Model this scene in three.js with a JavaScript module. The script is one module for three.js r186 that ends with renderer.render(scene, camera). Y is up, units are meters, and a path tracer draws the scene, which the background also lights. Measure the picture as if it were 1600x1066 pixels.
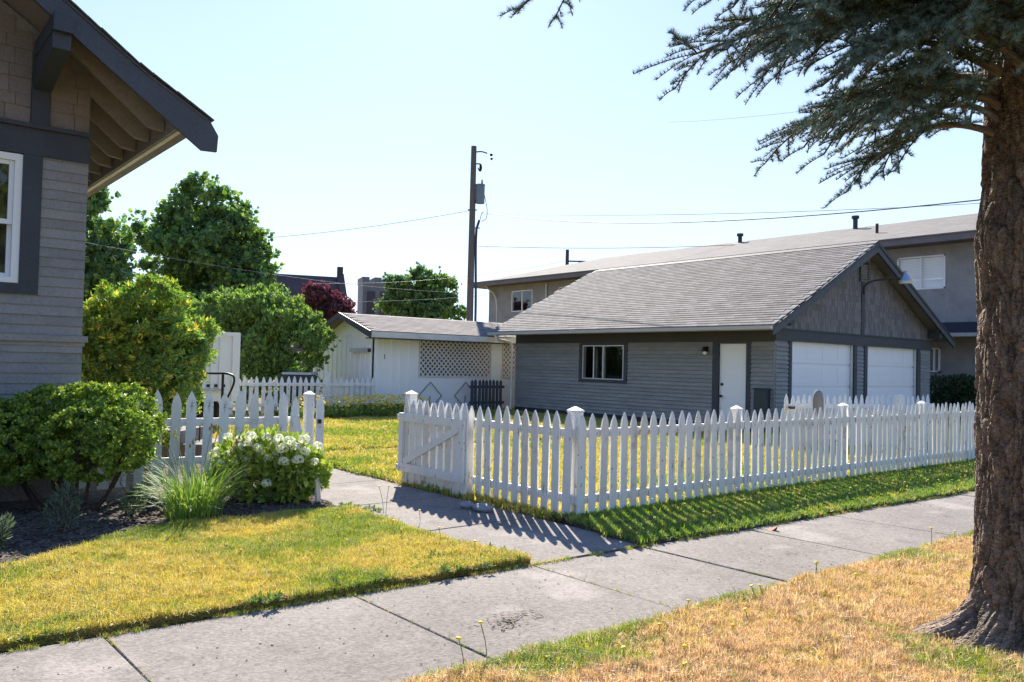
import * as THREE from 'three';
import { mergeGeometries } from 'three/addons/utils/BufferGeometryUtils.js';

// ---------------------------------------------------------------- camera, sky, sun, exposure
const scene = new THREE.Scene();
const camera = new THREE.PerspectiveCamera(45.66, 1024 / 682, 0.05, 900);
camera.position.set(0, 1.55, 0);
camera.rotation.set(THREE.MathUtils.degToRad(1.62), THREE.MathUtils.degToRad(-39.53), THREE.MathUtils.degToRad(1.32), 'YXZ');
const renderer = new THREE.WebGLRenderer({ antialias: true });
renderer.toneMapping = THREE.LinearToneMapping;
renderer.toneMappingExposure = 2.5;
renderer.shadowMap.enabled = true;
const SUN = new THREE.Vector3(0.56, 0.685, -0.83).normalize();
{
  const W = 512, H = 256, px = new Float32Array(W * H * 4), d = new THREE.Vector3();
  const sm = (a, b, t) => { t = Math.min(1, Math.max(0, (t - a) / (b - a))); return t * t * (3 - 2 * t); };
  for (let j = 0; j < H; j++) for (let i = 0; i < W; i++) {
    const el = ((j + 0.5) / H - 0.5) * Math.PI, az = ((i + 0.5) / W - 0.5) * 2 * Math.PI;
    d.set(Math.cos(el) * Math.cos(az), Math.sin(el), Math.cos(el) * Math.sin(az));
    const g = Math.acos(Math.min(1, Math.max(-1, d.dot(SUN)))), s = Math.max(0, Math.sin(el));
    const t = Math.pow(s, 0.54), glow = 0.07 * Math.exp(-g / 0.5) + 0.2 * Math.exp(-g / 0.14), hz = 0.72 + 0.28 * (d.x * SUN.x + d.z * SUN.z) / Math.hypot(SUN.x, SUN.z);
    const k = (j * W + i) * 4;
    px[k] = hz * 0.535 * (1 - t) + 0.025 * t + glow;
    px[k + 1] = hz * 0.66 * (1 - t) + 0.112 * t + glow * 0.98;
    px[k + 2] = hz * 0.74 * (1 - t) + 0.355 * t + glow;
    px[k + 3] = 1;
    if (el < 0) { const q = sm(0, 0.08, -el); for (let c = 0; c < 3; c++) px[k + c] = px[k + c] * (1 - q) + [0.12, 0.11, 0.09][c] * q; }
  }
  const sky = new THREE.DataTexture(px, W, H, THREE.RGBAFormat, THREE.FloatType);
  sky.mapping = THREE.EquirectangularReflectionMapping; sky.magFilter = THREE.LinearFilter; sky.needsUpdate = true;
  scene.background = sky; scene.environment = sky;
}
const sun = new THREE.DirectionalLight(new THREE.Color(1, 0.93, 0.80), 5);
sun.position.copy(SUN).multiplyScalar(90); sun.castShadow = true; sun.shadow.mapSize.set(4096, 4096);
Object.assign(sun.shadow.camera, { left: -45, right: 45, top: 45, bottom: -45, near: 1, far: 220 });
sun.name = 'sun'; scene.add(sun, sun.target);

// ---------------------------------------------------------------- helpers
let seed = 12345;
const rnd = () => { seed |= 0; seed = seed + 0x6D2B79F5 | 0; let t = Math.imul(seed ^ seed >>> 15, 1 | seed); t = t + Math.imul(t ^ t >>> 7, 61 | t) ^ t; return ((t ^ t >>> 14) >>> 0) / 4294967296; };
const rr = (a, b) => a + (b - a) * rnd(), pick = a => a[Math.floor(rnd() * a.length)];
const clamp = (x, a, b) => Math.min(b, Math.max(a, x)), mix = (a, b, t) => a + (b - a) * t;
const hash = (x, y, z) => { let h = Math.imul(x, 374761393) + Math.imul(y, 668265263) + Math.imul(z, 2147483647 ^ 0x5bd1e995) | 0; h = Math.imul(h ^ h >>> 13, 1274126177); return ((h ^ h >>> 16) >>> 0) / 4294967296; };
const fade = t => t * t * (3 - 2 * t);
function noise3(x, y, z) {
  const a = Math.floor(x), b = Math.floor(y), c = Math.floor(z), u = fade(x - a), v = fade(y - b), w = fade(z - c); let s = 0;
  for (let i = 0; i < 8; i++) s += hash(a + (i & 1), b + (i >> 1 & 1), c + (i >> 2)) * (i & 1 ? u : 1 - u) * (i & 2 ? v : 1 - v) * (i & 4 ? w : 1 - w);
  return s;
}
const fbm = (x, y, z = 0, o = 4) => { let s = 0, a = 0.5, n = 0; for (let i = 0; i < o; i++) { s += a * noise3(x, y, z + i * 17); n += a; a *= 0.5; x *= 2; y *= 2; z *= 2; } return s / n; };
function pnoise(u, v, per, s = 0) {        // tileable on the unit square
  const x = u * per, y = v * per, a = Math.floor(x), b = Math.floor(y), f = fade(x - a), g = fade(y - b), m = q => ((q % per) + per) % per;
  return mix(mix(hash(m(a), m(b), s), hash(m(a + 1), m(b), s), f), mix(hash(m(a), m(b + 1), s), hash(m(a + 1), m(b + 1), s), f), g);
}
const pf = (u, v, per, o = 4, s = 0) => { let r = 0, a = 0.5, n = 0; for (let i = 0; i < o; i++) { r += a * pnoise(u, v, per << i, s + i); n += a; a *= 0.5; } return r / n; };
function tex(size, metres, fn, srgb = true) {   // fn gives linear colour (srgb) or one value
  const p = new Uint8Array(size * size * 4);
  const enc = c => { c = clamp(c, 0, 1); return 255 * (c <= 0.0031308 ? 12.92 * c : 1.055 * Math.pow(c, 1 / 2.4) - 0.055); };
  for (let j = 0; j < size; j++) for (let i = 0; i < size; i++) {
    const r = fn((i + 0.5) / size, (j + 0.5) / size), k = (j * size + i) * 4;
    for (let c = 0; c < 3; c++) p[k + c] = srgb ? enc(r[c]) : 255 * clamp(Array.isArray(r) ? r[c] : r, 0, 1);
    p[k + 3] = 255;
  }
  const t = new THREE.DataTexture(p, size, size); t.wrapS = t.wrapT = THREE.RepeatWrapping; t.magFilter = THREE.LinearFilter; t.minFilter = THREE.LinearMipmapLinearFilter; t.generateMipmaps = true;
  if (srgb) t.colorSpace = THREE.SRGBColorSpace;
  t.repeat.set(1 / metres, 1 / metres); t.needsUpdate = true; return t;
}
const L = (r, g, b) => new THREE.Color().setRGB(r, g, b);
const M = (c, o = {}) => new THREE.MeshStandardMaterial({ color: Array.isArray(c) ? L(...c) : c, roughness: 0.8, ...o });
const names = new Map();
const numbered = n => { const k = names.get(n) || 0; names.set(n, k + 1); return k ? `${n}_${String(k).padStart(3, '0')}` : n; };
function thing(name, label, category, p = [0, 0, 0], turn = 0, group) {
  const o = new THREE.Group(); o.name = numbered(name); o.position.set(...p); o.rotation.y = turn; o.userData = { label, category };
  if (group) o.userData.group = group; scene.add(o); return o;
}
function mesh(name, geo, mat, parent = scene) { const m = new THREE.Mesh(Array.isArray(geo) ? (geo.length > 1 ? mergeGeometries(geo.map(plain)) : geo[0]) : geo, mat); m.name = name; m.castShadow = m.receiveShadow = true; parent.add(m); return m; }
function struct(name, geo, mat, label, category) { const m = mesh(numbered(name), geo, mat); m.userData = { kind: 'structure', label, category }; return m; }
function plain(g) { g = g.index ? g.toNonIndexed() : g; for (const k of Object.keys(g.attributes)) if (!['position', 'normal', 'uv'].includes(k)) g.deleteAttribute(k); return g; }
function bx(w, h, d, x = 0, y = 0, z = 0, ry = 0, rx = 0, rz = 0) {     // box centred at x, y, z with uv in metres
  const g = new THREE.BoxGeometry(w, h, d), uv = g.attributes.uv, s = [[d, h], [d, h], [w, d], [w, d], [w, h], [w, h]], ou = rnd() * 3, ov = rnd() * 3;
  for (let i = 0; i < 24; i++) { const q = s[i >> 2]; uv.setXY(i, uv.getX(i) * q[0] + ou, uv.getY(i) * q[1] + ov); }
  if (rx) g.rotateX(rx); if (rz) g.rotateZ(rz); if (ry) g.rotateY(ry); g.translate(x, y, z); return g;
}
const b2 = (x0, x1, y0, y1, z0, z1) => bx(x1 - x0, y1 - y0, z1 - z0, (x0 + x1) / 2, (y0 + y1) / 2, (z0 + z1) / 2);
function prism(pts, y0, y1, bevel = 0) {   // polygon of [x, z] lifted from y0 to y1
  const s = new THREE.Shape(pts.map(p => new THREE.Vector2(p[0], -p[1])));
  const g = new THREE.ExtrudeGeometry(s, { depth: y1 - y0 - 2 * bevel, bevelEnabled: bevel > 0, bevelSize: bevel, bevelThickness: bevel, bevelOffset: -bevel, bevelSegments: 1 });
  g.rotateX(-Math.PI / 2); g.translate(0, y0 + bevel, 0); return g;
}
function ext(pts, depth, o = {}) {         // profile of [x, y] given thickness along z, centred
  const g = new THREE.ExtrudeGeometry(new THREE.Shape(pts.map(p => new THREE.Vector2(...p))), { depth, bevelEnabled: false, ...o }); g.translate(0, 0, -depth / 2); return g;
}
function tube(pts, r, seg = 24, sides = 6, r1) {
  const c = new THREE.CatmullRomCurve3(pts.map(p => new THREE.Vector3(...p))), g = new THREE.TubeGeometry(c, seg, r, sides);
  if (r1 !== undefined) { const P = g.attributes.position, v = new THREE.Vector3(), q = new THREE.Vector3(); for (let i = 0; i <= seg; i++) { c.getPointAt(i / seg, q); const k = mix(1, r1 / r, i / seg); for (let j = 0; j <= sides; j++) { const n = i * (sides + 1) + j; v.fromBufferAttribute(P, n).sub(q).multiplyScalar(k).add(q); P.setXYZ(n, v.x, v.y, v.z); } } }
  return g;
}
function wedge(len, h, tb, tt) {           // lap board: along x, foot at y = 0, back at z = 0, thicker at the foot
  const g = bx(len, h, tb, 0, h / 2, tb / 2), P = g.attributes.position;
  for (let i = 0; i < P.count; i++) if (P.getY(i) > h / 2 && P.getZ(i) > tb / 2) P.setZ(i, tt);
  g.computeVertexNormals(); return g;
}
function rough(pts, step, amp, s = 0) {    // a polygon with a wandering outline
  const r = [];
  pts.forEach((p, i) => { const q = pts[(i + 1) % pts.length], n = Math.max(1, Math.round(Math.hypot(q[0] - p[0], q[1] - p[1]) / step)), dx = q[0] - p[0], dz = q[1] - p[1], l = Math.hypot(dx, dz); for (let k = 0; k < n; k++) { const t = k / n, a = k ? (fbm((p[0] + dx * t) * 3, (p[1] + dz * t) * 3, s, 3) - 0.5) * 2 * amp : 0; r.push([p[0] + dx * t - dz / l * a, p[1] + dz * t + dx / l * a]); } });
  return r;
}
const inside = (p, x, z) => { let c = false; for (let i = 0, j = p.length - 1; i < p.length; j = i++) if ((p[i][1] > z) !== (p[j][1] > z) && x < (p[j][0] - p[i][0]) * (z - p[i][1]) / (p[j][1] - p[i][1]) + p[i][0]) c = !c; return c; };
function copies(name, geo, mat, list, parent = scene) {  // list of [Matrix4, Color]
  const m = new THREE.InstancedMesh(geo, mat, list.length); list.forEach(([a, c], i) => { m.setMatrixAt(i, a); if (c) m.setColorAt(i, c); });
  m.name = name; m.castShadow = m.receiveShadow = true; m.userData.kind = 'stuff'; parent.add(m); return m;
}
const TRS = (() => { const q = new THREE.Quaternion(), e = new THREE.Euler(), p = new THREE.Vector3(), s = new THREE.Vector3(); return (x, y, z, rx, ry, rz, sx, sy = sx, sz = sx) => new THREE.Matrix4().compose(p.set(x, y, z), q.setFromEuler(e.set(rx, ry, rz, 'YXZ')), s.set(sx, sy, sz)); })();
const FACE = THREE.MathUtils.degToRad(-39.5);   // plants turned so that their broad side lies across the garden

// ---------------------------------------------------------------- materials
const speck = tex(512, 1.6, (u, v) => { const a = pf(u, v, 6, 4, 3), b = pnoise(u, v, 180, 9), c = pnoise(u, v, 90, 5); const k = 0.72 + 0.34 * a + 0.22 * (b - 0.5) + 0.16 * (c - 0.5) - (b > 0.93 ? 0.25 : 0); return [k, k * 0.985, k * 0.965]; });
const concTex = tex(1024, 3.1, (u, v) => {
  const a = pf(u, v, 4, 5, 31), b = pnoise(u, v, 300, 4), c = pnoise(u, v, 140, 6), w = pf(u, v, 7, 5, 77), st = clamp((pf(u, v, 9, 5, 52) - 0.58) * 4, 0, 1);
  let k = 0.115 + 0.085 * a + 0.075 * (b - 0.5) + 0.06 * (c - 0.5) - (b > 0.95 ? 0.06 : 0) - (c < 0.05 ? 0.05 : 0); k += clamp((w - 0.56) * 5, 0, 1) * 0.07; k -= st * 0.06; k *= 0.86 + 0.3 * pf(u, v, 3, 4, 200);
  return [k * 1.13, k * 0.97, k * 0.88];
});
const concBump = tex(512, 1.5, (u, v) => 0.5 * pnoise(u, v, 200, 2) + 0.3 * pnoise(u, v, 90, 3) + 0.2 * pf(u, v, 12, 3, 8), false);
const soilTex = tex(512, 2.2, (u, v) => { const a = pf(u, v, 8, 5, 3), b = pnoise(u, v, 120, 7), c = pnoise(u, v, 60, 1); const k = 0.05 + 0.10 * a * b + (c > 0.8 ? 0.06 : 0); return [k * 1.25, k, k * 0.8]; });
const dryTex = tex(512, 2.7, (u, v) => { const a = pf(u, v, 7, 5, 11), b = pnoise(u, v, 160, 7), g = clamp((pf(u, v, 5, 4, 40) - 0.45) * 4, 0, 1); const k = 0.5 + 0.5 * a + 0.4 * (b - 0.5); return [mix(0.36, 0.17, g) * k, mix(0.25, 0.16, g) * k, mix(0.06, 0.03, g) * k]; });
const paintTex = tex(512, 0.8, (u, v) => { const a = pf(u, v * 0.25, 8, 4, 12), gr = pnoise(u, v * 0.06, 150, 4), d = pf(u, v, 14, 4, 60), n = pnoise(u, v, 120, 14); let k = 0.70 + 0.10 * a + 0.05 * (gr - 0.5); const f = clamp((d - 0.72) * 9, 0, 1) * (n > 0.45 ? 1 : 0.3); return [mix(k, 0.26, f), mix(k * 0.985, 0.22, f), mix(k * 0.96, 0.17, f)]; });
const grimeTex = tex(512, 0.8, (u, v) => { const a = pf(u, v * 0.25, 8, 4, 22), gr = pnoise(u, v * 0.06, 150, 24), d = pf(u, v, 9, 5, 90), n = pnoise(u, v, 140, 34); let k = 0.66 + 0.10 * a + 0.06 * (gr - 0.5); const f = clamp((d - 0.52) * 4, 0, 1) * (0.2 + 0.5 * n); return [mix(k, 0.19, f), mix(k * 0.96, 0.15, f), mix(k * 0.9, 0.11, f)]; });
const woodBump = tex(256, 0.5, (u, v) => pf(u, v * 0.12, 40, 3, 5), false);
const bark = tex(512, 1, (u, v) => { const a = pf(u, v, 12, 4, 3), b = pnoise(u, v, 90, 8), li = clamp((pf(u, v, 10, 5, 70) - 0.62) * 8, 0, 1); const k = 0.045 + 0.16 * a + 0.09 * (b - 0.5); return [mix(k * 1.3, 0.2, li * 0.5), mix(k, 0.2, li * 0.5), mix(k * 0.82, 0.16, li * 0.5)]; });
const barkBump = tex(512, 0.5, (u, v) => { const w = pf(u, v, 8, 3, 4) * 0.06, a = Math.abs(pnoise(u + w, v * 1, 40, 3) - 0.5) * 2, b = pnoise(u + w, v + w, 14, 6), c = pnoise(u, v, 110, 9); return clamp(0.35 * a + 0.4 * b + 0.35 * c, 0, 1); }, false);
const concrete = M([1, 1, 1], { map: concTex, bumpMap: concBump, bumpScale: 0.004, roughness: 0.93 });
const soil = M([1, 1, 1], { map: soilTex, bumpMap: concBump, bumpScale: 0.03, roughness: 1 });
const dryGround = M([1, 1, 1], { map: dryTex, bumpMap: concBump, bumpScale: 0.03, roughness: 1 });
const whitePaint = M([1, 1, 1], { map: paintTex, bumpMap: woodBump, bumpScale: 0.0015, roughness: 0.62 });
const grimyPaint = M([1, 1, 1], { map: grimeTex, bumpMap: woodBump, bumpScale: 0.002, roughness: 0.8 });
const painted = (c, o = {}) => M(c, { map: speck, bumpMap: woodBump, bumpScale: 0.0012, roughness: 0.62, ...o });
const houseGrey = [[0.27, 0.26, 0.258], [0.255, 0.246, 0.244], [0.285, 0.274, 0.272]].map(c => painted(c));
const houseTan = [[0.235, 0.195, 0.175], [0.225, 0.186, 0.168], [0.245, 0.204, 0.182]].map(c => painted(c, { roughness: 0.8 }));
const darkTrim = painted([0.045, 0.052, 0.066]);
const trimTan = painted([0.27, 0.235, 0.21]);
const garGrey = [[0.255, 0.265, 0.27], [0.24, 0.25, 0.255], [0.27, 0.278, 0.283]].map(c => painted(c));
const white = painted([0.84, 0.84, 0.83], { roughness: 0.45 });
const vinyl = M([0.8, 0.8, 0.8], { roughness: 0.35 });
const offWhite = painted([0.74, 0.73, 0.69]);
const glass = new THREE.MeshPhysicalMaterial({ color: 0xffffff, transmission: 1, thickness: 0, roughness: 0.02, ior: 1.5, specularIntensity: 1 });
const plaster = M([0.42, 0.39, 0.35], { roughness: 0.9 }), rawWood = painted([0.26, 0.2, 0.14], { roughness: 0.9 });
const blackIron = M([0.012, 0.012, 0.013], { roughness: 0.45, metalness: 0.3 });
const steel = M([0.35, 0.37, 0.4], { roughness: 0.4, metalness: 0.7 });
const leafMat = (c, t = 0.4, o = {}) => new THREE.MeshPhysicalMaterial({ color: L(...c), transmission: t, thickness: 0, roughness: 0.85, side: THREE.DoubleSide, ...o });
const gMat = leafMat([1, 1, 1], 0.5);
const barkMat = M([1, 1, 1], { map: bark, bumpMap: bark, bumpScale: 0.012, roughness: 0.95 });
const twigMat = M([0.07, 0.05, 0.04], { roughness: 0.95 });

// ---------------------------------------------------------------- ground, paving, lawns
struct('ground', (() => { const g = new THREE.PlaneGeometry(700, 700); g.rotateX(-Math.PI / 2); g.translate(40, -0.06, -60); const uv = g.attributes.uv; for (let i = 0; i < uv.count; i++) uv.setXY(i, uv.getX(i) * 700, uv.getY(i) * 700); return g; })(), dryGround, 'dry earth and grass of the whole block', 'ground');
const farZ = x => -4.9 + 0.046 * (x - 0.68), nearZ = x => -3.31 + 0.018 * (x - 2.23);
{
  const walk = struct('sidewalk', prism([[-14, farZ(-14) + 0.02], [34, farZ(34) + 0.02], [34, nearZ(34) - 0.02], [-14, nearZ(-14) - 0.02]], -0.055, -0.010), soil, 'grey concrete sidewalk crossing in front of the picket fence', 'sidewalk');
  const js = [-4.7, -3.25, -1.78, -0.31, 1.17, 2.66, 4.17, 5.38, 6.8, 8.25, 9.7, 11.15, 12.6, 14.05, 15.5, 17, 18.5, 20];
  for (let i = 0; i + 1 < js.length; i++) {
    const a = js[i] + 0.004, b = js[i + 1] - 0.004, t = 0.03 * (i % 2 ? 1 : 0.6), lift = rr(-0.004, 0.004);
    mesh('slab', prism([[a - t * 0.3, farZ(a)], [b - t * 0.3, farZ(b)], [b + t, nearZ(b)], [a + t, nearZ(a)]], -0.05, lift, 0.006), concrete, walk);
  }
  const path = struct('garden_walkway', prism([[4.12, -4.9], [5.52, -4.84], [5.5, -13.4], [4.4, -13.4], [4.38, -9], [4.05, -7.9]], -0.055, -0.024), soil, 'concrete walkway leading from the sidewalk through the open gate', 'path');
  const zs = [-4.76, -6.25, -7.75, -9.25, -10.8, -12.1];
  for (let i = 0; i + 1 < zs.length; i++) { const l = z => z > -7.9 ? 4.07 : 4.32; mesh('slab', prism([[l(zs[i]), zs[i] - 0.006], [5.5, zs[i] - 0.006], [5.48, zs[i + 1] + 0.006], [l(zs[i + 1]), zs[i + 1] + 0.006]], -0.05, rr(-0.006, -0.001), 0.006), concrete, path); }
  const cross = struct('yard_path', prism([[4.3, -12.14], [16.3, -11.75], [16.3, -12.3], [4.3, -12.62]], -0.055, -0.024), soil, 'narrow concrete path across the yard to the garage door', 'path');
  for (let i = 0; i < 8; i++) { const a = 4.3 + i * 1.5 + 0.005, b = a + 1.49, f = x => -12.14 + 0.0325 * (x - 4.3); mesh('slab', prism([[a, f(a)], [b, f(b)], [b, f(b) - 0.5], [a, f(a) - 0.5]], -0.05, 0.006, 0.006), concrete, cross); }
}
const lawnPoly = rough([[-9, farZ(-9) - 0.05], [4.18, farZ(4.18) - 0.04], [4.02, -5.6], [4.03, -7.42], [3.1, -7.52], [2.1, -7.55], [1.5, -7.1], [0.9, -6.62], [-0.5, -6.1], [-9, -5.9]], 0.12, 0.035, 2);
struct('front_lawn', prism(lawnPoly, -0.055, 0.035), dryGround, 'mown yellowing front lawn between sidewalk and planting bed', 'lawn');
const bedPoly = [[-9, -5.86], [-0.5, -6.06], [0.9, -6.58], [1.5, -7.06], [2.1, -7.51], [3.1, -7.48], [4.05, -7.4], [4.06, -7.9], [4.3, -9.2], [4.3, -12], [2.0, -12], [2.0, -9.8], [-9, -9.8]];
struct('planting_bed', prism(bedPoly, -0.055, 0.02), soil, 'dark mulched planting bed below the house wall', 'bed');
const stripPoly = rough([[-9, nearZ(-9) + 0.03], [34, nearZ(34) + 0.03], [34, 3.2], [-9, 3.2]], 0.15, 0.03, 9);
struct('parking_strip', prism(stripPoly, -0.055, 0.02), dryGround, 'parched tan grass strip between sidewalk and street', 'grass strip');
const vergePoly = rough([[5.42, -5.15], [5.4, -4.72], [6.2, farZ(6.2) - 0.02], [30, farZ(30) - 0.03], [30, -6.05], [5.66, -6.0]], 0.2, 0.05, 5);
struct('verge', prism(vergePoly, -0.055, 0.03), soil, 'weedy earth verge between picket fence and sidewalk', 'verge');
const yardPoly = [[5.52, -6.06], [34, -6.06], [34, -34], [-2, -34], [-2, -13.4], [4.3, -13.4], [4.3, -12.66], [16.3, -12.32], [16.3, -11.72], [5.53, -12.08]];
struct('yard_lawn', prism(yardPoly, -0.055, 0.008), dryGround, 'sunny yellow green lawn inside the picket fence', 'lawn');
struct('driveway', prism([[17, -10.5], [26, -10.5], [26, -6.9], [17, -6.9]], 0.009, 0.02), concrete, 'concrete apron in front of the two garage doors', 'driveway');

function tuft(n, h, w, spread, lean = 0.5) {
  const P = [], I = [];
  for (let i = 0; i < n; i++) {
    const a = rnd() * 6.283, r = spread * Math.sqrt(rnd()), x = Math.cos(a) * r, z = Math.sin(a) * r, b = rnd() * 6.283, l = rr(0.15, 1) * lean, hh = h * rr(0.55, 1.1), dx = Math.cos(b), dz = Math.sin(b), k = P.length / 3, ww = w * rr(0.7, 1.2);
    for (const [t, q] of [[0, 1], [0.55, 0.8]]) { const o = l * hh * t * t; P.push(x + dx * o - dz * ww * q, hh * t, z + dz * o + dx * ww * q, x + dx * o + dz * ww * q, hh * t, z + dz * o - dx * ww * q); }
    P.push(x + dx * l * hh, hh * (1 - 0.25 * l), z + dz * l * hh); I.push(k, k + 1, k + 2, k + 1, k + 3, k + 2, k + 2, k + 3, k + 4);
  }
  const g = new THREE.BufferGeometry(); g.setAttribute('position', new THREE.Float32BufferAttribute(P, 3)); g.setIndex(I); g.computeVertexNormals(); return g;
}
const tA = tuft(9, 0.055, 0.0017, 0.03, 0.9), tB = tuft(9, 0.075, 0.002, 0.04, 0.9), tFar = tuft(9, 0.075, 0.006, 0.08, 0.9), tWeed = tuft(9, 0.045, 0.0042, 0.05, 1.2);
const straw = [[0.69, 0.54, 0.095], [0.77, 0.61, 0.19], [0.60, 0.46, 0.065], [0.61, 0.56, 0.065]], greens = [[0.22, 0.33, 0.02], [0.32, 0.40, 0.025], [0.16, 0.26, 0.02], [0.46, 0.49, 0.03]], olds = [[0.74, 0.51, 0.23], [0.40, 0.25, 0.12], [0.86, 0.61, 0.30], [0.88, 0.67, 0.38]];
const col = a => { const c = pick(a), k = rr(0.8, 1.2); return L(c[0] * k, c[1] * k, c[2] * k); };
function sow(name, label, poly, box, perM2, geo, y, colour, keep) {
  const list = [], n = (box[1] - box[0]) * (box[3] - box[2]) * perM2;
  for (let i = 0; i < n; i++) {
    const x = rr(box[0], box[1]), z = rr(box[2], box[3]); if (!inside(poly, x, z) || keep && !keep(x, z)) continue;
    const cl = fbm(x * 5, z * 5, 90, 3), s = rr(0.7, 1.25) * (0.65 + 0.75 * cl), tilt = cl > 0.5 ? 0.2 : 0.7; list.push([TRS(x, y, z, rr(-1, 1) * tilt, rnd() * 6.28, rr(-1, 1) * tilt, s, s * rr(0.7, 1.2), s), colour(x, z)]);
  }
  const m = copies(numbered(name), geo, gMat, list); m.userData = { kind: 'stuff', label, category: 'grass' }; return list.length;
}
let blades = 0;
blades += sow('lawn_grass', 'short yellowing blades of the front lawn', lawnPoly, [-1.5, 4.3, -7.6, -4.6], 5200, tA, 0.03, (x, z) => {
  const e = Math.min(Math.abs(z - farZ(x)), 1), p = fbm(x * 1.1, z * 1.1, 3, 4) + (e < 0.3 ? 0.10 : 0) + (x > 3.3 && z > -5.7 ? 0.12 : 0) + (z < -7.2 ? 0.1 : 0);
  return col(rnd() < clamp((p - 0.50) * 3.6, 0.05, 0.85) ? greens : straw);
});
blades += sow('strip_grass', 'brittle tan grass of the parking strip', stripPoly, [1.2, 9.5, -3.4, -1.2], 4600, tA, 0.018, (x, z) => {
  const e = z - nearZ(x), p = fbm(x * 1.3, z * 1.3, 8, 4) + (e < 0.22 ? 0.3 * (1 - e / 0.22) : 0);
  return rnd() < clamp((p - 0.57) * 4, 0.02, 0.8) ? col(greens) : col(fbm(x * 3, z * 3, 20, 3) > 0.52 ? olds : rnd() < 0.2 ? straw : olds);
}, (x, z) => fbm(x * 2.2, z * 2.2, 33, 3) > 0.44 || rnd() < 0.38);
blades += sow('strip_grass_far', 'tan grass of the parking strip beyond the tree', stripPoly, [9.5, 24, -3.4, 3], 600, tB, 0.018, () => col(straw));
blades += sow('yard_grass', 'sunlit yellow green grass behind the fence', yardPoly, [2, 18, -21, -6], 850, tFar, 0.004, (x, z) => {
  const p = fbm(x * 0.6, z * 0.6, 5, 4) + (z > -12 && z < -9.2 && x < 8 ? 0.14 : 0) + (z < -18.6 ? 0.12 : 0); return rnd() < clamp((p - 0.46) * 3.6, 0.12, 0.9) ? col(greens) : col(straw);
});
blades += sow('yard_grass_far', 'lawn between fence and garage apron', yardPoly, [18, 30, -10, -6], 350, tFar, 0.004, () => col(rnd() < 0.5 ? greens : straw));
const vg = [[0.24, 0.36, 0.025], [0.32, 0.44, 0.03], [0.15, 0.25, 0.02]], vergeGreen = (x, z) => rnd() < (fbm(x * 2, z * 4, 6, 3) > 0.56 ? 0.7 : 0.95) ? col(vg) : col(straw);
blades += sow('verge_grass', 'lush green weeds in the verge below the pickets', vergePoly, [5.2, 12, -6.05, -4.2], 2200, tWeed, 0.025, vergeGreen);
blades += sow('verge_grass_far', 'green weeds of the verge towards the tree', vergePoly, [12, 24, -6.05, -3.5], 900, tWeed, 0.025, vergeGreen);
{ // blades creeping over the paving edges and out of the joints
  const list = [], put = (x, z, s) => list.push([TRS(x, -0.004, z, rr(-0.5, 0.5), rnd() * 6.28, rr(-0.5, 0.5), s), col(rnd() < 0.6 ? greens : straw)]);
  for (let i = 0; i < 1500; i++) { const x = rr(0.3, 12), n = fbm(x * 3, 1, 44, 3); if (n > 0.45) put(x, nearZ(x) - rr(0, 0.07) * n * 2 + 0.03, rr(0.5, 1)); if (n < 0.55) put(x, farZ(x) + rr(-0.03, 0.03), rr(0.4, 0.8)); }
  for (const j of [1.17, 2.66, 4.17, 5.38, 6.8, 8.25]) for (let i = 0; i < 46; i++) { const t = Math.pow(rnd(), 2.2), z = mix(nearZ(j), farZ(j), rnd() < 0.5 ? t : 1 - t); put(j + rr(-0.006, 0.012) + (z - farZ(j)) * 0.02, z, rr(0.25, 0.5)); }
  const m = copies('joint_grass', tA, gMat, list); m.userData = { kind: 'stuff', label: 'stray blades creeping over sidewalk edges and joints', category: 'grass' };
}

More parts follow.
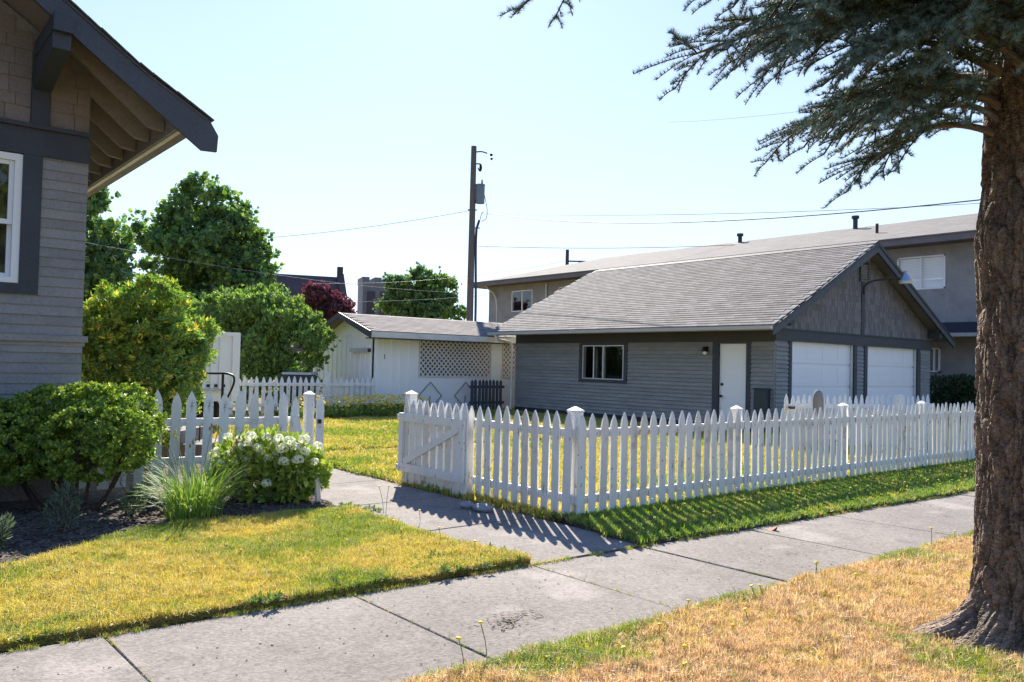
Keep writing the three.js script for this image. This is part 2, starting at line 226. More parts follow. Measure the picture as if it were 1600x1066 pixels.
// ---------------------------------------------------------------- grey house on the left
{
  const ho = thing('house', 'grey clapboard house with shingled gable and dark bargeboard at the left edge', 'house');
  const Z = -9.75, XR = 1.97, XL = -6.2;
  const wall = mesh('front_wall', [b2(XL, 0.3, 0, 3.62, Z - 0.2, Z), b2(1.42, XR, 0, 3.62, Z - 0.2, Z), b2(0.3, 1.42, 0, 2.22, Z - 0.2, Z), ext([[XL, 3.62], [XR, 3.62], [XR, 4.62], [-2.1, 7.3], [XL, 4.62]], 0.2).translate(0, 0, Z - 0.1)], houseGrey[0], ho);
  const rightWall = mesh('side_wall', b2(XR - 0.2, XR, 0, 4.4, -19, Z - 0.21), houseGrey[1], ho);
  mesh('left_wall', b2(XL, XL + 0.2, 0, 4.4, -19, Z - 0.21), houseGrey[1], ho); mesh('rear_wall', b2(XL + 0.21, XR - 0.21, 0, 4.4, -19, -18.8), houseGrey[1], ho);
  mesh('foundation', b2(XL - 0.02, XR + 0.02, 0, 0.34, -19, Z + 0.03), concrete, ho);
  const board = (x0, x1, y, h, z = Z, flare = 0) => { const m = mesh('board', wedge(x1 - x0, h + 0.016, 0.021, 0.006), pick(houseGrey), wall); m.position.set((x0 + x1) / 2, y, z + 0.001 + flare + rr(0, 0.002)); return m; };
  for (let y = 1.745; y < 3.6; y += 0.103) { const h = Math.min(0.103, 3.62 - y); if (y + h < 2.19) board(XL, XR + 0.022, y, h); else { board(1.5, XR + 0.022, y, h); board(XL, 0.15, y, h); } }
  for (let y = 0.36, i = 0; y < 1.6; y += 0.109, i++) board(XL, XR + 0.024, y, 0.109, Z, 0.03 - i * 0.001);
  for (let y = 0.36; y < 4.3; y += 0.103) { const m = mesh('board', wedge(9.2, 0.118, 0.021, 0.006), pick(houseGrey), rightWall); m.rotation.y = Math.PI / 2; m.position.set(XR + 0.001, y, -14.36); }
  mesh('belt_course', [b2(XL, XR + 0.07, 1.675, 1.742, Z, Z + 0.075), b2(XL, XR + 0.045, 1.63, 1.675, Z, Z + 0.045)], houseGrey[2], ho);
  mesh('frieze_band', [b2(XL, XR + 0.025, 3.622, 3.9, Z, Z + 0.035), b2(XL, XR + 0.06, 3.9, 3.945, Z, Z + 0.075)], darkTrim, ho);
  mesh('gable_post', b2(1.43, 1.6, 3.946, 4.7, Z, Z + 0.045), darkTrim, ho);
  // gable shingles
  for (let k = 0, y = 3.946; y < 6.9; k++, y += k % 2 ? 0.175 : 0.125) {
    const top = y + 0.2, xr = Math.min(XR + 0.02, (7.2 - top) / 0.65 - 2.1); if (xr < -1.6) break;
    for (const [xa, xb] of [[1.605, XR + 0.02], [-3.2, 1.425]]) for (let x = xb; x > xa + 0.01;) { const w = x - xa < 0.33 ? x - xa : rr(0.13, 0.27), x0 = x - w; if (x - 0.004 <= xr + 0.12) { const m = mesh('shingle', wedge(w - 0.006, 0.2, 0.016, 0.004), pick(houseTan), wall); m.position.set((x0 + x) / 2, y + rr(-0.004, 0.004), Z + 0.002 + (k % 2) * 0.001); } x = x0; }
  }
  // window with double-hung sashes
  const win = mesh('window', [b2(0.36, 0.43, 2.27, 3.61, Z - 0.09, Z + 0.02), b2(1.305, 1.375, 2.27, 3.61, Z - 0.09, Z + 0.02), b2(0.43, 1.305, 3.54, 3.61, Z - 0.09, Z + 0.02), b2(0.43, 1.305, 2.27, 2.325, Z - 0.09, Z + 0.03)], vinyl, ho);
  mesh('sash', [b2(0.431, 1.304, 2.875, 2.925, Z - 0.05, Z - 0.005), b2(0.431, 0.475, 2.926, 3.539, Z - 0.05, Z - 0.01), b2(1.26, 1.304, 2.926, 3.539, Z - 0.05, Z - 0.01), b2(0.476, 1.259, 3.495, 3.539, Z - 0.05, Z - 0.01)], vinyl, win);
  mesh('sash', [b2(0.431, 0.47, 2.326, 2.874, Z - 0.085, Z - 0.052), b2(1.265, 1.304, 2.326, 2.874, Z - 0.085, Z - 0.052), b2(0.471, 1.264, 2.326, 2.37, Z - 0.085, Z - 0.052)], vinyl, win);
  mesh('pane', b2(0.476, 1.259, 2.926, 3.494, Z - 0.034, Z - 0.028), glass, win); mesh('pane', b2(0.471, 1.264, 2.371, 2.874, Z - 0.074, Z - 0.068), glass, win);
  mesh('casing', [b2(1.376, 1.555, 2.16, 3.62, Z, Z + 0.034), b2(0.18, 0.359, 2.16, 3.62, Z, Z + 0.034), b2(0.36, 1.375, 2.16, 2.268, Z, Z + 0.04)], darkTrim, win);
  mesh('room', [b2(-0.6, 2.0, 1.6, 4.1, Z - 2.4, Z - 2.3), b2(-0.6, -0.5, 1.6, 4.1, Z - 2.29, Z - 0.21), b2(1.66, 1.76, 1.6, 4.1, Z - 2.29, Z - 0.21), b2(-0.49, 1.65, 1.6, 1.7, Z - 2.29, Z - 0.21), b2(-0.49, 1.65, 4.0, 4.1, Z - 2.29, Z - 0.21)], plaster, win);
  // roof: bell-cast slope, profile swept along the ridge
  const under = x => x <= 2.3 ? 4.62 - 0.69 * (x - 1.97) : 4.392 - 0.55 * (x - 2.3);      // underside of the deck, right half
  const prof = []; for (let x = 2.93; x > -2.1; x -= 0.3) prof.push([x, under(x)]); prof.push([-2.1, under(-2.1)]);
  const full = [...prof.slice(0, -1), [-2.1, under(-2.1)], ...prof.slice(0, -1).reverse().map(([x, y]) => [-4.2 - x, y])];
  const top = [...full].reverse().map(([x, y]) => [x, y + 0.045]);
  mesh('roof_deck', ext([...full, ...top], 10.6).translate(0, 0, -14.15), trimTan, ho);
  const shingleGrey = painted([0.10, 0.105, 0.115], { roughness: 0.95 });
  const roof = mesh('roof', ext([...full.map(([x, y]) => [x, y + 0.047]), ...[...full].reverse().map(([x, y]) => [x, y + 0.075])], 10.72).translate(0, 0, -14.15), shingleGrey, ho);
  for (let x = 2.99, k = 0; x > -2.1; x -= 0.125, k++) {          // courses of the right slope
    const y = under(x) + 0.078, a = Math.atan2(under(x - 0.1) - under(x), 0.1), g = bx(0.17, 0.012, 10.76 + (k % 3) * 0.012); const m = mesh('shingle_course', g, shingleGrey, roof); m.position.set(x - 0.06, y + 0.055, -14.15); m.rotation.z = -a - 0.03;
  }
  mesh('bargeboard', ext([[1.0, 5.11], [2.05, 4.35], [2.89, 3.765], [3.05, 3.775], [3.06, 3.95], [2.95, 4.12], [2.87, 4.15], [2.3, 4.435], [1.97, 4.66], [-2.1, 7.47], [-2.1, 7.13]], 0.045).translate(0, 0, -8.82), painted([0.066, 0.075, 0.095]), ho);
  mesh('bargeboard', ext([[1.0, 5.11], [2.05, 4.35], [2.89, 3.765], [3.05, 3.775], [3.06, 3.95], [2.95, 4.12], [2.3, 4.435], [1.97, 4.66], [-2.1, 7.47], [-2.1, 7.13]].map(([x, y]) => [-4.205 - x, y]).reverse(), 0.045).translate(0, 0, -8.82), darkTrim, ho);
  mesh('eave_fascia', b2(2.62, 2.645, 3.94, 4.15, -19.4, -8.85), trimTan, ho);
  mesh('eave_gutter', b2(2.65, 2.7, 3.93, 4.0, -19.4, -8.85), offWhite, ho);
  for (let z = -9.22; z > -19; z -= 0.56) mesh('rafter', ext([[1.55, under(1.55) - 0.002], [2.61, under(2.61) - 0.002], [2.61, 3.99], [2.45, 4.01], [1.55, under(1.55) - 0.17]], 0.05).translate(0, 0, z), trimTan, ho);
  mesh('bracket', [b2(1.44, 1.61, 4.645, 4.82, Z, -8.72), ext([[Z, 4.3], [Z, 4.643], [-8.78, 4.643], [-8.78, 4.49], [-8.9, 4.46]].map(([z, y]) => [-z, y]), 0.16).rotateY(Math.PI / 2).translate(1.525, 0, 0)], darkTrim, ho);
  mesh('bracket', [b2(-5.83, -5.66, 4.645, 4.82, Z, -8.72)], darkTrim, ho);
}

// ---------------------------------------------------------------- picket fences
const picketShape = (w, h, p = 0.15) => { const s = [[-w / 2, 0], [w / 2, 0], [w / 2, h - p]], n = 7; for (let i = 1; i < n; i++) { const t = i / n; s.push([w / 2 * (1 - Math.pow(t, 1.9)), h - p + p * t]); } s.push([0, h]); for (let i = n - 1; i > 0; i--) { const t = i / n; s.push([-w / 2 * (1 - Math.pow(t, 1.9)), h - p + p * t]); } s.push([-w / 2, h - p]); return s; };
const picketGeo = (w, h, p) => { const g = ext(picketShape(w, h, p), 0.017, { bevelEnabled: true, bevelSize: 0.0015, bevelThickness: 0.0015, bevelSegments: 1 }), uv = g.attributes.uv, o = rnd() * 5; for (let i = 0; i < uv.count; i++) uv.setXY(i, uv.getX(i) + o, uv.getY(i) + o * 1.7); return g; };
const capGeo = s => { const g = new THREE.CylinderGeometry(0.01, s * 0.75, 0.036, 4, 1); g.rotateY(Math.PI / 4); return g; };
function post(f, x, z, h, s = 0.1, turn = 0, mat = whitePaint) {
  const p = mesh('post', bx(s, h, s, 0, h / 2, 0), mat, f); p.position.set(x, 0, z); p.rotation.y = turn;
  mesh('cap', [bx(s + 0.014, 0.018, s + 0.014, 0, h + 0.01, 0), capGeo(s).translate(0, h + 0.037, 0)], mat, p); return p;
}
// pickets from a to b ([x, z]); the boards face the side given by `out` (+1: left-hand normal), rails behind them
function run(f, a, b, { step = 0.153, w = 0.099, h = 1.04, y = 0.03, out = 1, rails = [0.2, 0.84], geos, mat = whitePaint, skip, wob = 0.012, p = 0.15, first = 0.5, railMat }) {
  const dx = b[0] - a[0], dz = b[1] - a[1], len = Math.hypot(dx, dz), ang = Math.atan2(-dz, dx), ux = dx / len, uz = dz / len, nx = -uz * out, nz = ux * out;
  const G = geos || [picketGeo(w, h, p), picketGeo(w, h, p), picketGeo(w * 1.03, h, p), picketGeo(w * 0.97, h, p)];
  for (let i = 0, t = step * first; t < len - w * 0.3; t += step, i++) {
    if (skip && skip(i, t)) continue;
    const m = mesh('picket', pick(G), Array.isArray(mat) ? pick(mat) : mat, f); m.position.set(a[0] + ux * t + nx * 0.032, y + rr(-1, 1) * wob, a[1] + uz * t + nz * 0.032); m.rotation.y = ang; m.rotation.z = rr(-1, 1) * (rnd() < 0.12 ? 0.035 : 0.012); m.rotation.x = rr(-1, 1) * 0.012; m.scale.y = rr(0.985, 1.01);
  }
  for (const ry of rails) { const r = mesh('rail', bx(len, 0.085, 0.038), railMat || (Array.isArray(mat) ? mat[0] : mat), f); r.position.set((a[0] + b[0]) / 2, ry, (a[1] + b[1]) / 2); r.rotation.y = ang; }
}
{
  const mixP = [whitePaint, whitePaint, whitePaint, grimyPaint];
  // street side: four bays; the garden lies behind it, so boards face the street (+z)
  const fa = thing('picket_fence', 'long white picket fence beside the sidewalk, in front of the garage', 'fence', [0, 0, 0]);
  const P = [[5.74, -5.9], [8.56, -5.9], [11.15, -5.9], [13.67, -5.9], [16.2, -5.9], [18.7, -5.9], [21.2, -5.9]];
  P.forEach((p, i) => { if (i) post(fa, p[0], p[1] - 0.072, 1.045); });
  for (let i = 0; i + 1 < P.length; i++) run(fa, P[i], P[i + 1], { h: 1.03, y: 0.03, mat: mixP, step: 0.1565, first: i ? 0.5 : 0.3, rails: [0.19, 0.86] });
  // walkway side
  const fb = thing('picket_fence', 'short white picket fence beside the walkway, behind the open gate', 'fence');
  post(fb, 5.80, -5.98, 1.075, 0.115); post(fb, 5.70, -8.93, 1.12, 0.11);
  run(fb, [5.62, -8.86], [5.72, -5.9], { h: 1.03, y: 0.04, mat: mixP, out: 1, step: 0.155, rails: [0.2, 0.86], first: 0.6 });
  // gate folded back against it
  const gt = thing('garden_gate', 'open white picket gate with diagonal brace folded against the walkway fence', 'gate', [5.53, 0, -8.86], -Math.PI / 2 + 0.02);
  const gg = [picketGeo(0.104, 1.05, 0.14), picketGeo(0.107, 1.04, 0.14)];
  for (let i = 0; i < 9; i++) { const m = mesh('picket', pick(gg), i % 3 ? whitePaint : grimyPaint, gt); m.position.set(0.11 + i * 0.152, 0.03 + rr(-0.012, 0.012), 0.012); m.rotation.z = rr(-0.01, 0.01); }
  for (const [x0, x1, y] of [[0.0, 1.36, 0.85], [0.0, 1.36, 0.22]]) mesh('frame_rail', bx(x1 - x0, 0.1, 0.03, (x0 + x1) / 2, y, 0.04), whitePaint, gt);
  for (const x of [0.05, 1.31]) mesh('frame_stile', bx(0.09, 0.528, 0.03, x, 0.535, 0.04), whitePaint, gt);
  { const l = Math.hypot(1.12, 0.5); mesh('brace', bx(l, 0.085, 0.028, 0.68, 0.535, 0.041, 0, 0, Math.atan2(0.5, 1.12)), whitePaint, gt); }
  for (const y of [0.85, 0.22]) mesh('hinge', [bx(0.16, 0.03, 0.006, 0.06, y, 0.059), new THREE.CylinderGeometry(0.012, 0.012, 0.06, 8).translate(-0.015, y, 0.059)], whitePaint, gt);
  // left of the walkway
  const fl = thing('picket_fence', 'white picket fence behind the hydrangea with one slipped picket', 'fence');
  const LP = [4.52, -9.36], LA = [1.98, -9.64];
  post(fl, 4.5, -9.4, 1.1, 0.1);
  run(fl, LA, [4.36, -9.378], { h: 1.05, y: 0.1, mat: mixP, step: 0.178, w: 0.104, p: 0.16, rails: [0.36, 0.8], first: 0.35, skip: (i, t) => t > 2.2 });
  { const g = picketGeo(0.104, 1.02, 0.16); let m = mesh('picket', g, whitePaint, fl); m.position.set(4.24, 0.06, -9.33); m.rotation.set(0.02, 0.1, -0.05);
    m = mesh('picket', g, whitePaint, fl); m.position.set(4.62, 0.08, -9.33); m.rotation.y = 0.1; mesh('latch', [bx(0.03, 0.05, 0.05, 4.6, 0.78, -9.3)], blackIron, fl);
    m = mesh('slipped_picket', bx(0.1, 0.62, 0.017), whitePaint, fl); m.position.set(4.33, 0.55, -9.28); m.rotation.set(0.03, 0.12, 0.22); }
  const stake = thing('wooden_stake', 'white board end leaning out of the bed below the hydrangea', 'stake', [3.98, 0.02, -8.02]); { const m = mesh('board', bx(0.07, 0.3, 0.02, 0, 0.14, 0), whitePaint, stake); m.rotation.set(0.2, 0.5, 0.25); }
  // back of the yard
  const fk = thing('picket_fence', 'white picket fence at the back of the yard beside the white shed', 'fence');
  const K = [[7.0, -20.75], [10.45, -20.72], [11.98, -20.7]];
  K.slice(0, 2).forEach(p => post(fk, p[0], p[1], 1.16, 0.11));
  for (let i = 0; i < 2; i++) run(fk, K[i], K[i + 1], { h: 1.02, y: 0.05, step: 0.172, w: 0.1, rails: [0.3, 0.86], out: -1 });
  const fd = thing('picket_fence', 'low weathered dark grey picket fence between shed and garage', 'fence');
  run(fd, [15.2, -20.45], [16.55, -20.4], { h: 0.98, y: 0.05, step: 0.14, w: 0.1, p: 0.08, rails: [0.3, 0.8], mat: painted([0.085, 0.09, 0.11], { roughness: 0.95 }) });
  // before the garage doors
  const fm = thing('picket_fence', 'white picket fence in front of the garage doors, behind the street fence', 'fence');
  run(fm, [13.86, -8.6], [18.3, -7.75], { h: 1.04, y: 0.04, step: 0.165, w: 0.095, out: -1, rails: [0.25, 0.86] });
  post(fm, 16.62, -7.7, 1.07, 0.13); mesh('latch', [bx(0.16, 0.05, 0.05, 13.95, 0.84, -8.5)], M([0.12, 0.06, 0.04], { metalness: 0.4 }), fm);
  const st = thing('weathered_post', 'grey round-topped weathered post at the fence before the garage', 'post', [13.98, 0, -7.98]);
  { const p = [[0.001, 1.2], [0.05, 1.18], [0.085, 1.12], [0.1, 1.02], [0.1, 0], [0, 0]].reverse().map(q => new THREE.Vector2(...q)); mesh('shaft', new THREE.LatheGeometry(p, 14), painted([0.22, 0.22, 0.23], { roughness: 0.95 }), st); }
}

// ---------------------------------------------------------------- garage
{
  const ga = thing('garage', 'grey lap-sided garage with shingled gable, two white doors and brown grey roof', 'garage');
  const X = 16.65, XR = 24.75, ZF = -10.6, ZB = -19.95, CX = 20.7, AP = 4.96, HS = 4.72, EY = 2.56;
  const slope = (AP - EY) / HS, ry = x => AP - slope * Math.abs(x - CX);           // top of the roof deck
  const side = mesh('side_wall', [b2(X, X + 0.15, 0, 2.5, -15.23, ZF - 1.57), b2(X, X + 0.15, 0, 2.5, ZF - 0.72, ZF), b2(X, X + 0.15, 2.17, 2.5, ZF - 1.569, ZF - 0.721), b2(X, X + 0.15, 0, 1.17, -16.95, -15.231), b2(X, X + 0.15, 2.16, 2.5, -16.95, -15.231), b2(X, X + 0.15, 0, 2.5, ZB, -16.951)], garGrey[0], ga);
  const front = mesh('front_wall', [b2(X + 0.151, 17.3, 0, 2.3, ZF - 0.15, ZF), b2(20.25, 20.95, 0, 2.3, ZF - 0.15, ZF), b2(23.9, XR, 0, 2.3, ZF - 0.15, ZF), ext([[X + 0.151, 2.301], [XR, 2.301], [XR, ry(XR) - 0.15], [CX, AP - 0.15], [X + 0.151, ry(X) - 0.15]], 0.15).translate(0, 0, ZF - 0.075)], garGrey[1], ga);
  mesh('rear_wall', [b2(X + 0.151, XR - 0.151, 0, 2.5, ZB, ZB + 0.15), ext([[X, 2.501], [XR, 2.501], [CX, AP - 0.15]], 0.15).translate(0, 0, ZB + 0.075)], garGrey[1], ga); mesh('right_wall', b2(XR - 0.15, XR, 0, 2.5, ZB, ZF - 0.151), garGrey[1], ga);
  mesh('floor', b2(X + 0.16, XR - 0.16, 0.01, 0.05, ZB + 0.16, ZF - 0.16), concrete, ga);
  mesh('foundation', [b2(X - 0.012, X, 0, 0.2, ZB, ZF - 1.6), b2(X - 0.012, X, 0, 0.2, ZF - 0.68, ZF)], M([0.035, 0.04, 0.05]), ga);
  const lap = (wallm, len, y, x, z, turn) => { const m = mesh('board', wedge(len, 0.104, 0.036, 0.003), pick(garGrey), wallm); m.position.set(x, y, z); m.rotation.y = turn; };
  for (let y = 0.2; y < 2.19; y += 0.1) {
    const a = (z0, z1) => lap(side, z0 - z1, y, X - 0.001 - rr(0, 0.002), (z0 + z1) / 2, -Math.PI / 2);
    a(ZF - 0.01, ZF - 0.62); if (y > 1.03 && y < 2.2) { a(ZF - 1.72, -15.14); a(-17.04, ZB); } else a(ZF - 1.72, ZB);
    lap(front, 0.56, y, X + 0.3, ZF + 0.001, 0); lap(front, 0.36, y, 20.6, ZF + 0.001, 0); lap(front, 0.6, y, XR - 0.32, ZF + 0.001, 0);
  }
  mesh('corner_board', b2(X - 0.022, X - 0.001, 0.2, 2.21, ZF - 0.005, ZF + 0.022), garGrey[2], ga);
  mesh('frieze', b2(X - 0.026, X - 0.001, 2.21, 2.52, ZB, ZF - 0.01), painted([0.05, 0.045, 0.042]), ga);
  mesh('header_beam', [b2(X - 0.03, XR + 0.03, 2.24, 2.5, ZF + 0.001, ZF + 0.05), b2(X - 0.03, XR + 0.05, 2.5, 2.53, ZF + 0.001, ZF + 0.075)], darkTrim, ga);
  mesh('door_trim', [b2(17.2, 17.32, 0, 2.239, ZF + 0.001, ZF + 0.04), b2(20.26, 20.4, 0, 2.239, ZF + 0.001, ZF + 0.04), b2(20.8, 20.96, 0, 2.239, ZF + 0.001, ZF + 0.04), b2(23.88, 24.06, 0, 2.239, ZF + 0.001, ZF + 0.04)], darkTrim, ga);
  for (const [x0, x1] of [[17.32, 20.26], [20.96, 23.88]]) {
    const dm = M([0.80, 0.81, 0.83], { roughness: 0.32 }), d = mesh('garage_door', b2(x0 + 0.01, x1 - 0.01, 0.03, 2.29, ZF - 0.13, ZF - 0.1), dm, ga);
    for (let r = 0; r < 4; r++) { const y = 0.04 + r * 0.56; mesh('door_section', bx(x1 - x0 - 0.03, 0.535, 0.03, (x0 + x1) / 2, y + 0.28, ZF - 0.084), dm, d); for (let c = 0; c < 4; c++) mesh('raised_panel', new THREE.BoxGeometry((x1 - x0) / 4 - 0.14, 0.36, 0.008).translate(x0 + (c + 0.5) * (x1 - x0) / 4, y + 0.28, ZF - 0.067), dm, d); }
    mesh('jamb', [b2(x0, x0 + 0.03, 0, 2.239, ZF - 0.06, ZF), b2(x1 - 0.03, x1, 0, 2.239, ZF - 0.06, ZF)], offWhite, d);
  }
  // gable shingles, too small to pick apart singly
  const shg = [], sg = wedge(0.12, 0.2, 0.014, 0.004);
  for (let y = 2.535, k = 0; y < 4.6; y += 0.165, k++) for (let x = X + rr(0, 0.1); x < XR;) { const w = rr(0.07, 0.16); if (y + 0.17 < ry(x + w / 2) - 0.13 && Math.abs(x + w / 2 - 20.72) > 0.1) { const c = rr(0.75, 1.2); shg.push([TRS(x + w / 2, y + rr(-0.006, 0.006), ZF + 0.002, 0, 0, 0, (w - 0.008) / 0.12, 1, 1), L(0.18 * c, 0.168 * c, 0.172 * c)]); } x += w; }
  copies('gable_shingles', sg, M([1, 1, 1], { roughness: 0.85 }), shg, front);
  mesh('gable_post', b2(20.64, 20.8, 2.531, 4.6, ZF + 0.001, ZF + 0.03), darkTrim, ga);
  const vent = mesh('gable_vent', [b2(20.5, 20.53, 3.93, 4.45, ZF + 0.031, ZF + 0.06), b2(20.91, 20.94, 3.93, 4.45, ZF + 0.031, ZF + 0.06), b2(20.53, 20.91, 4.42, 4.45, ZF + 0.031, ZF + 0.06)], darkTrim, ga);
  for (let i = 0; i < 7; i++) mesh('louvre', bx(0.37, 0.05, 0.01, 20.72, 3.96 + i * 0.066, ZF + 0.045, 0, 0.6), garGrey[0], vent);
  // roof
  const len = 10.28, zc = (-10.2 - 20.48) / 2, ang = Math.atan(slope), sl = HS / Math.cos(ang);
  mesh('roof_deck', ext([[CX - HS, EY], [CX, AP], [CX + HS, EY], [CX + HS, EY - 0.05], [CX, AP - 0.055], [CX - HS, EY - 0.05]].reverse(), len).translate(0, 0, zc), trimTan, ga);
  const tiles = [], tg = wedge(0.3, 0.24, 0.011, 0.003); tg.rotateX(-Math.PI / 2);        // lies flat, butt towards +z
  for (const s of [-1, 1]) for (let k = 0; k * 0.142 < sl - 0.22; k++) for (let z = -10.18 - (k % 2) * 0.15 - rr(0, 0.05); z > -20.4; z -= 0.305) {
    const d = sl - k * 0.142, x = CX + s * d * Math.cos(ang), y = AP - d * Math.sin(ang), c = rr(0.55, 1.4), m = TRS(x, y + 0.008, z - 0.15, 0, 0, 0, 1).multiply(new THREE.Matrix4().makeRotationY(s * Math.PI / 2)).multiply(new THREE.Matrix4().makeRotationX(ang - 0.025));
    tiles.push([m, L(0.138 * c, 0.123 * c, 0.125 * c)]);
  }
  const roofM = M([1, 1, 1], { map: speck, roughness: 0.92 });
  const roof = mesh('roof', ext([[CX - HS - 0.02, EY - 0.004], [CX, AP + 0.006], [CX + HS + 0.02, EY - 0.004], [CX + HS, EY + 0.001], [CX, AP + 0.001], [CX - HS, EY + 0.001]].reverse(), len).translate(0, 0, zc), M([0.2, 0.18, 0.17]), ga);
  copies('roof_shingles', tg, roofM, tiles, roof);
  for (let z = -10.3; z > -20.4; z -= 0.26) mesh('ridge_cap', [bx(0.2, 0.012, 0.27, -0.085, 0, 0, 0, 0, ang), bx(0.2, 0.012, 0.27, 0.085, 0, 0, 0, 0, -ang)], M([0.16, 0.142, 0.142], { map: speck }), roof).position.set(CX, AP - 0.022, z);
  const barge = [[-HS - 0.02, EY - 0.23], [-HS - 0.02, EY - 0.02], [0, AP - 0.004], [0, AP - 0.28]];
  for (const s of [-1, 1]) { let p = barge.map(([x, y]) => [CX - s * x, y]); if (s > 0) p.reverse(); mesh('bargeboard', ext(s > 0 ? p : p, 0.05).translate(0, 0, -10.2 + s * 0.001), painted([0.07, 0.08, 0.10]), ga); mesh('barge_trim', ext(p.map(([x, y], i) => [x, i === (s > 0 ? 3 : 0) || i === (s > 0 ? 0 : 3) ? y + 0.17 : y]), 0.02).translate(0, 0, -10.163 + s * 0.001), darkTrim, ga); }
  for (const x of [X + 0.12, XR - 0.12]) mesh('lookout', b2(x - 0.08, x + 0.08, ry(x) - 0.38, ry(x) - 0.2, ZF + 0.06, -10.23), darkTrim, ga);
  mesh('brace', bx(0.07, 0.5, 0.07, XR - 0.05, 2.72, -10.4, 0, 0.8), trimTan, ga);
  for (let z = -10.8; z > -20; z -= 0.6) mesh('rafter_tail', ext([[CX - HS + 0.03, EY - 0.055], [X, ry(X) - 0.06], [X, ry(X) - 0.18], [CX - HS + 0.03, EY - 0.12]].reverse(), 0.045).translate(0, 0, z), trimTan, ga);
  const gx = CX - HS - 0.07; mesh('gutter', ext([[-0.06, 0.08], [-0.06, 0], [0.05, -0.02], [0.05, 0.08], [0.042, 0.08], [0.042, -0.01], [-0.052, 0.01], [-0.052, 0.08]], 10.25).translate(gx, EY - 0.1, zc), M([0.42, 0.4, 0.37], { roughness: 0.5 }), ga);
  mesh('downspout', [tube([[gx, EY - 0.1, -20.1], [gx + 0.05, EY - 0.22, -20.1], [X - 0.1, 2.2, -20.1], [X - 0.06, 2.05, -20.1], [X - 0.06, 0.1, -20.1]], 0.045, 30, 8)], white, ga);
  // side door, window, lamps
  const door = mesh('side_door', b2(X + 0.03, X + 0.07, 0.1, 2.165, ZF - 1.54, ZF - 0.75), M([0.80, 0.81, 0.83], { roughness: 0.4 }), ga);
  mesh('casing', [b2(X - 0.035, X + 0.1, 0.02, 2.209, ZF - 1.72, ZF - 1.541), b2(X - 0.035, X + 0.1, 0.02, 2.209, ZF - 0.749, ZF - 0.62), b2(X - 0.03, X + 0.1, 2.166, 2.2, ZF - 1.54, ZF - 0.75), b2(X - 0.05, X + 0.1, 0.02, 0.099, ZF - 1.54, ZF - 0.75)], darkTrim, door);
  mesh('deadbolt', new THREE.CylinderGeometry(0.035, 0.035, 0.03, 12).rotateZ(Math.PI / 2).translate(X + 0.01, 1.17, ZF - 1.46), blackIron, door); mesh('handle', [new THREE.SphereGeometry(0.035, 12, 8).translate(X - 0.03, 0.88, ZF - 1.46), new THREE.CylinderGeometry(0.015, 0.015, 0.06, 8).rotateZ(Math.PI / 2).translate(X, 0.88, ZF - 1.46)], blackIron, door);
  const win = mesh('window', [b2(X - 0.03, X + 0.08, 1.17, 1.2, -16.9, -15.28), b2(X - 0.03, X + 0.08, 2.11, 2.14, -16.9, -15.28), b2(X - 0.03, X + 0.08, 1.201, 2.109, -16.9, -16.86), b2(X - 0.03, X + 0.08, 1.201, 2.109, -15.32, -15.28), b2(X - 0.02, X + 0.08, 1.201, 2.109, -16.11, -16.06)], M([0.55, 0.56, 0.58], { metalness: 0.6, roughness: 0.4 }), ga);
  mesh('casing', [b2(X - 0.04, X + 0.1, 1.08, 1.169, -17.03, -15.15), b2(X - 0.04, X + 0.1, 1.17, 2.2, -17.03, -16.901), b2(X - 0.04, X + 0.1, 1.17, 2.2, -15.279, -15.15), b2(X - 0.035, X + 0.1, 2.141, 2.2, -16.9, -15.28)], darkTrim, win);
  mesh('pane', b2(X + 0.01, X + 0.014, 1.2, 2.11, -16.08, -15.32), glass, win); mesh('pane', b2(X + 0.05, X + 0.054, 1.2, 2.11, -16.5, -16.1), glass, win); mesh('sash', b2(X + 0.04, X + 0.066, 1.2, 2.11, -16.53, -16.5), vinyl, win);
  const pl = mesh('porch_light', [new THREE.CylinderGeometry(0.05, 0.09, 0.12, 12).translate(X - 0.1, 2.03, ZF - 1.9), bx(0.08, 0.08, 0.08, X - 0.03, 2.05, ZF - 1.9)], blackIron, ga); mesh('bulb', new THREE.SphereGeometry(0.055, 12, 8).translate(X - 0.1, 1.94, ZF - 1.9), vinyl, pl);
  const yl = mesh('gooseneck_light', [tube([[20.72, 3.6, ZF + 0.05], [20.72, 3.8, ZF + 0.06], [20.74, 3.92, -10.4], [20.84, 3.98, -9.9], [20.86, 3.98, -9.62]], 0.025, 24, 8)], darkTrim, ga);
  mesh('lamp_shade', [new THREE.CylinderGeometry(0.06, 0.17, 0.2, 16, 1, true).translate(20.88, 3.98, -9.55), new THREE.CylinderGeometry(0.05, 0.06, 0.12, 12).translate(20.88, 4.1, -9.55)], M([0.35, 0.37, 0.4], { roughness: 0.35, metalness: 0.6, side: THREE.DoubleSide }), yl); mesh('lens', new THREE.CylinderGeometry(0.165, 0.14, 0.07, 16).translate(20.88, 3.87, -9.55), vinyl, yl);
  const bn = thing('utility_box', 'dark green metal cabinet against the garage side wall near its corner', 'cabinet', [16.5, 0, -10.83]); mesh('body', [bx(0.2, 1.08, 0.3, 0, 0.54, 0)], M([0.018, 0.035, 0.042], { roughness: 0.5 }), bn); mesh('lid', bx(0.23, 0.04, 0.33, 0, 1.1, 0), M([0.02, 0.04, 0.05]), bn);
}

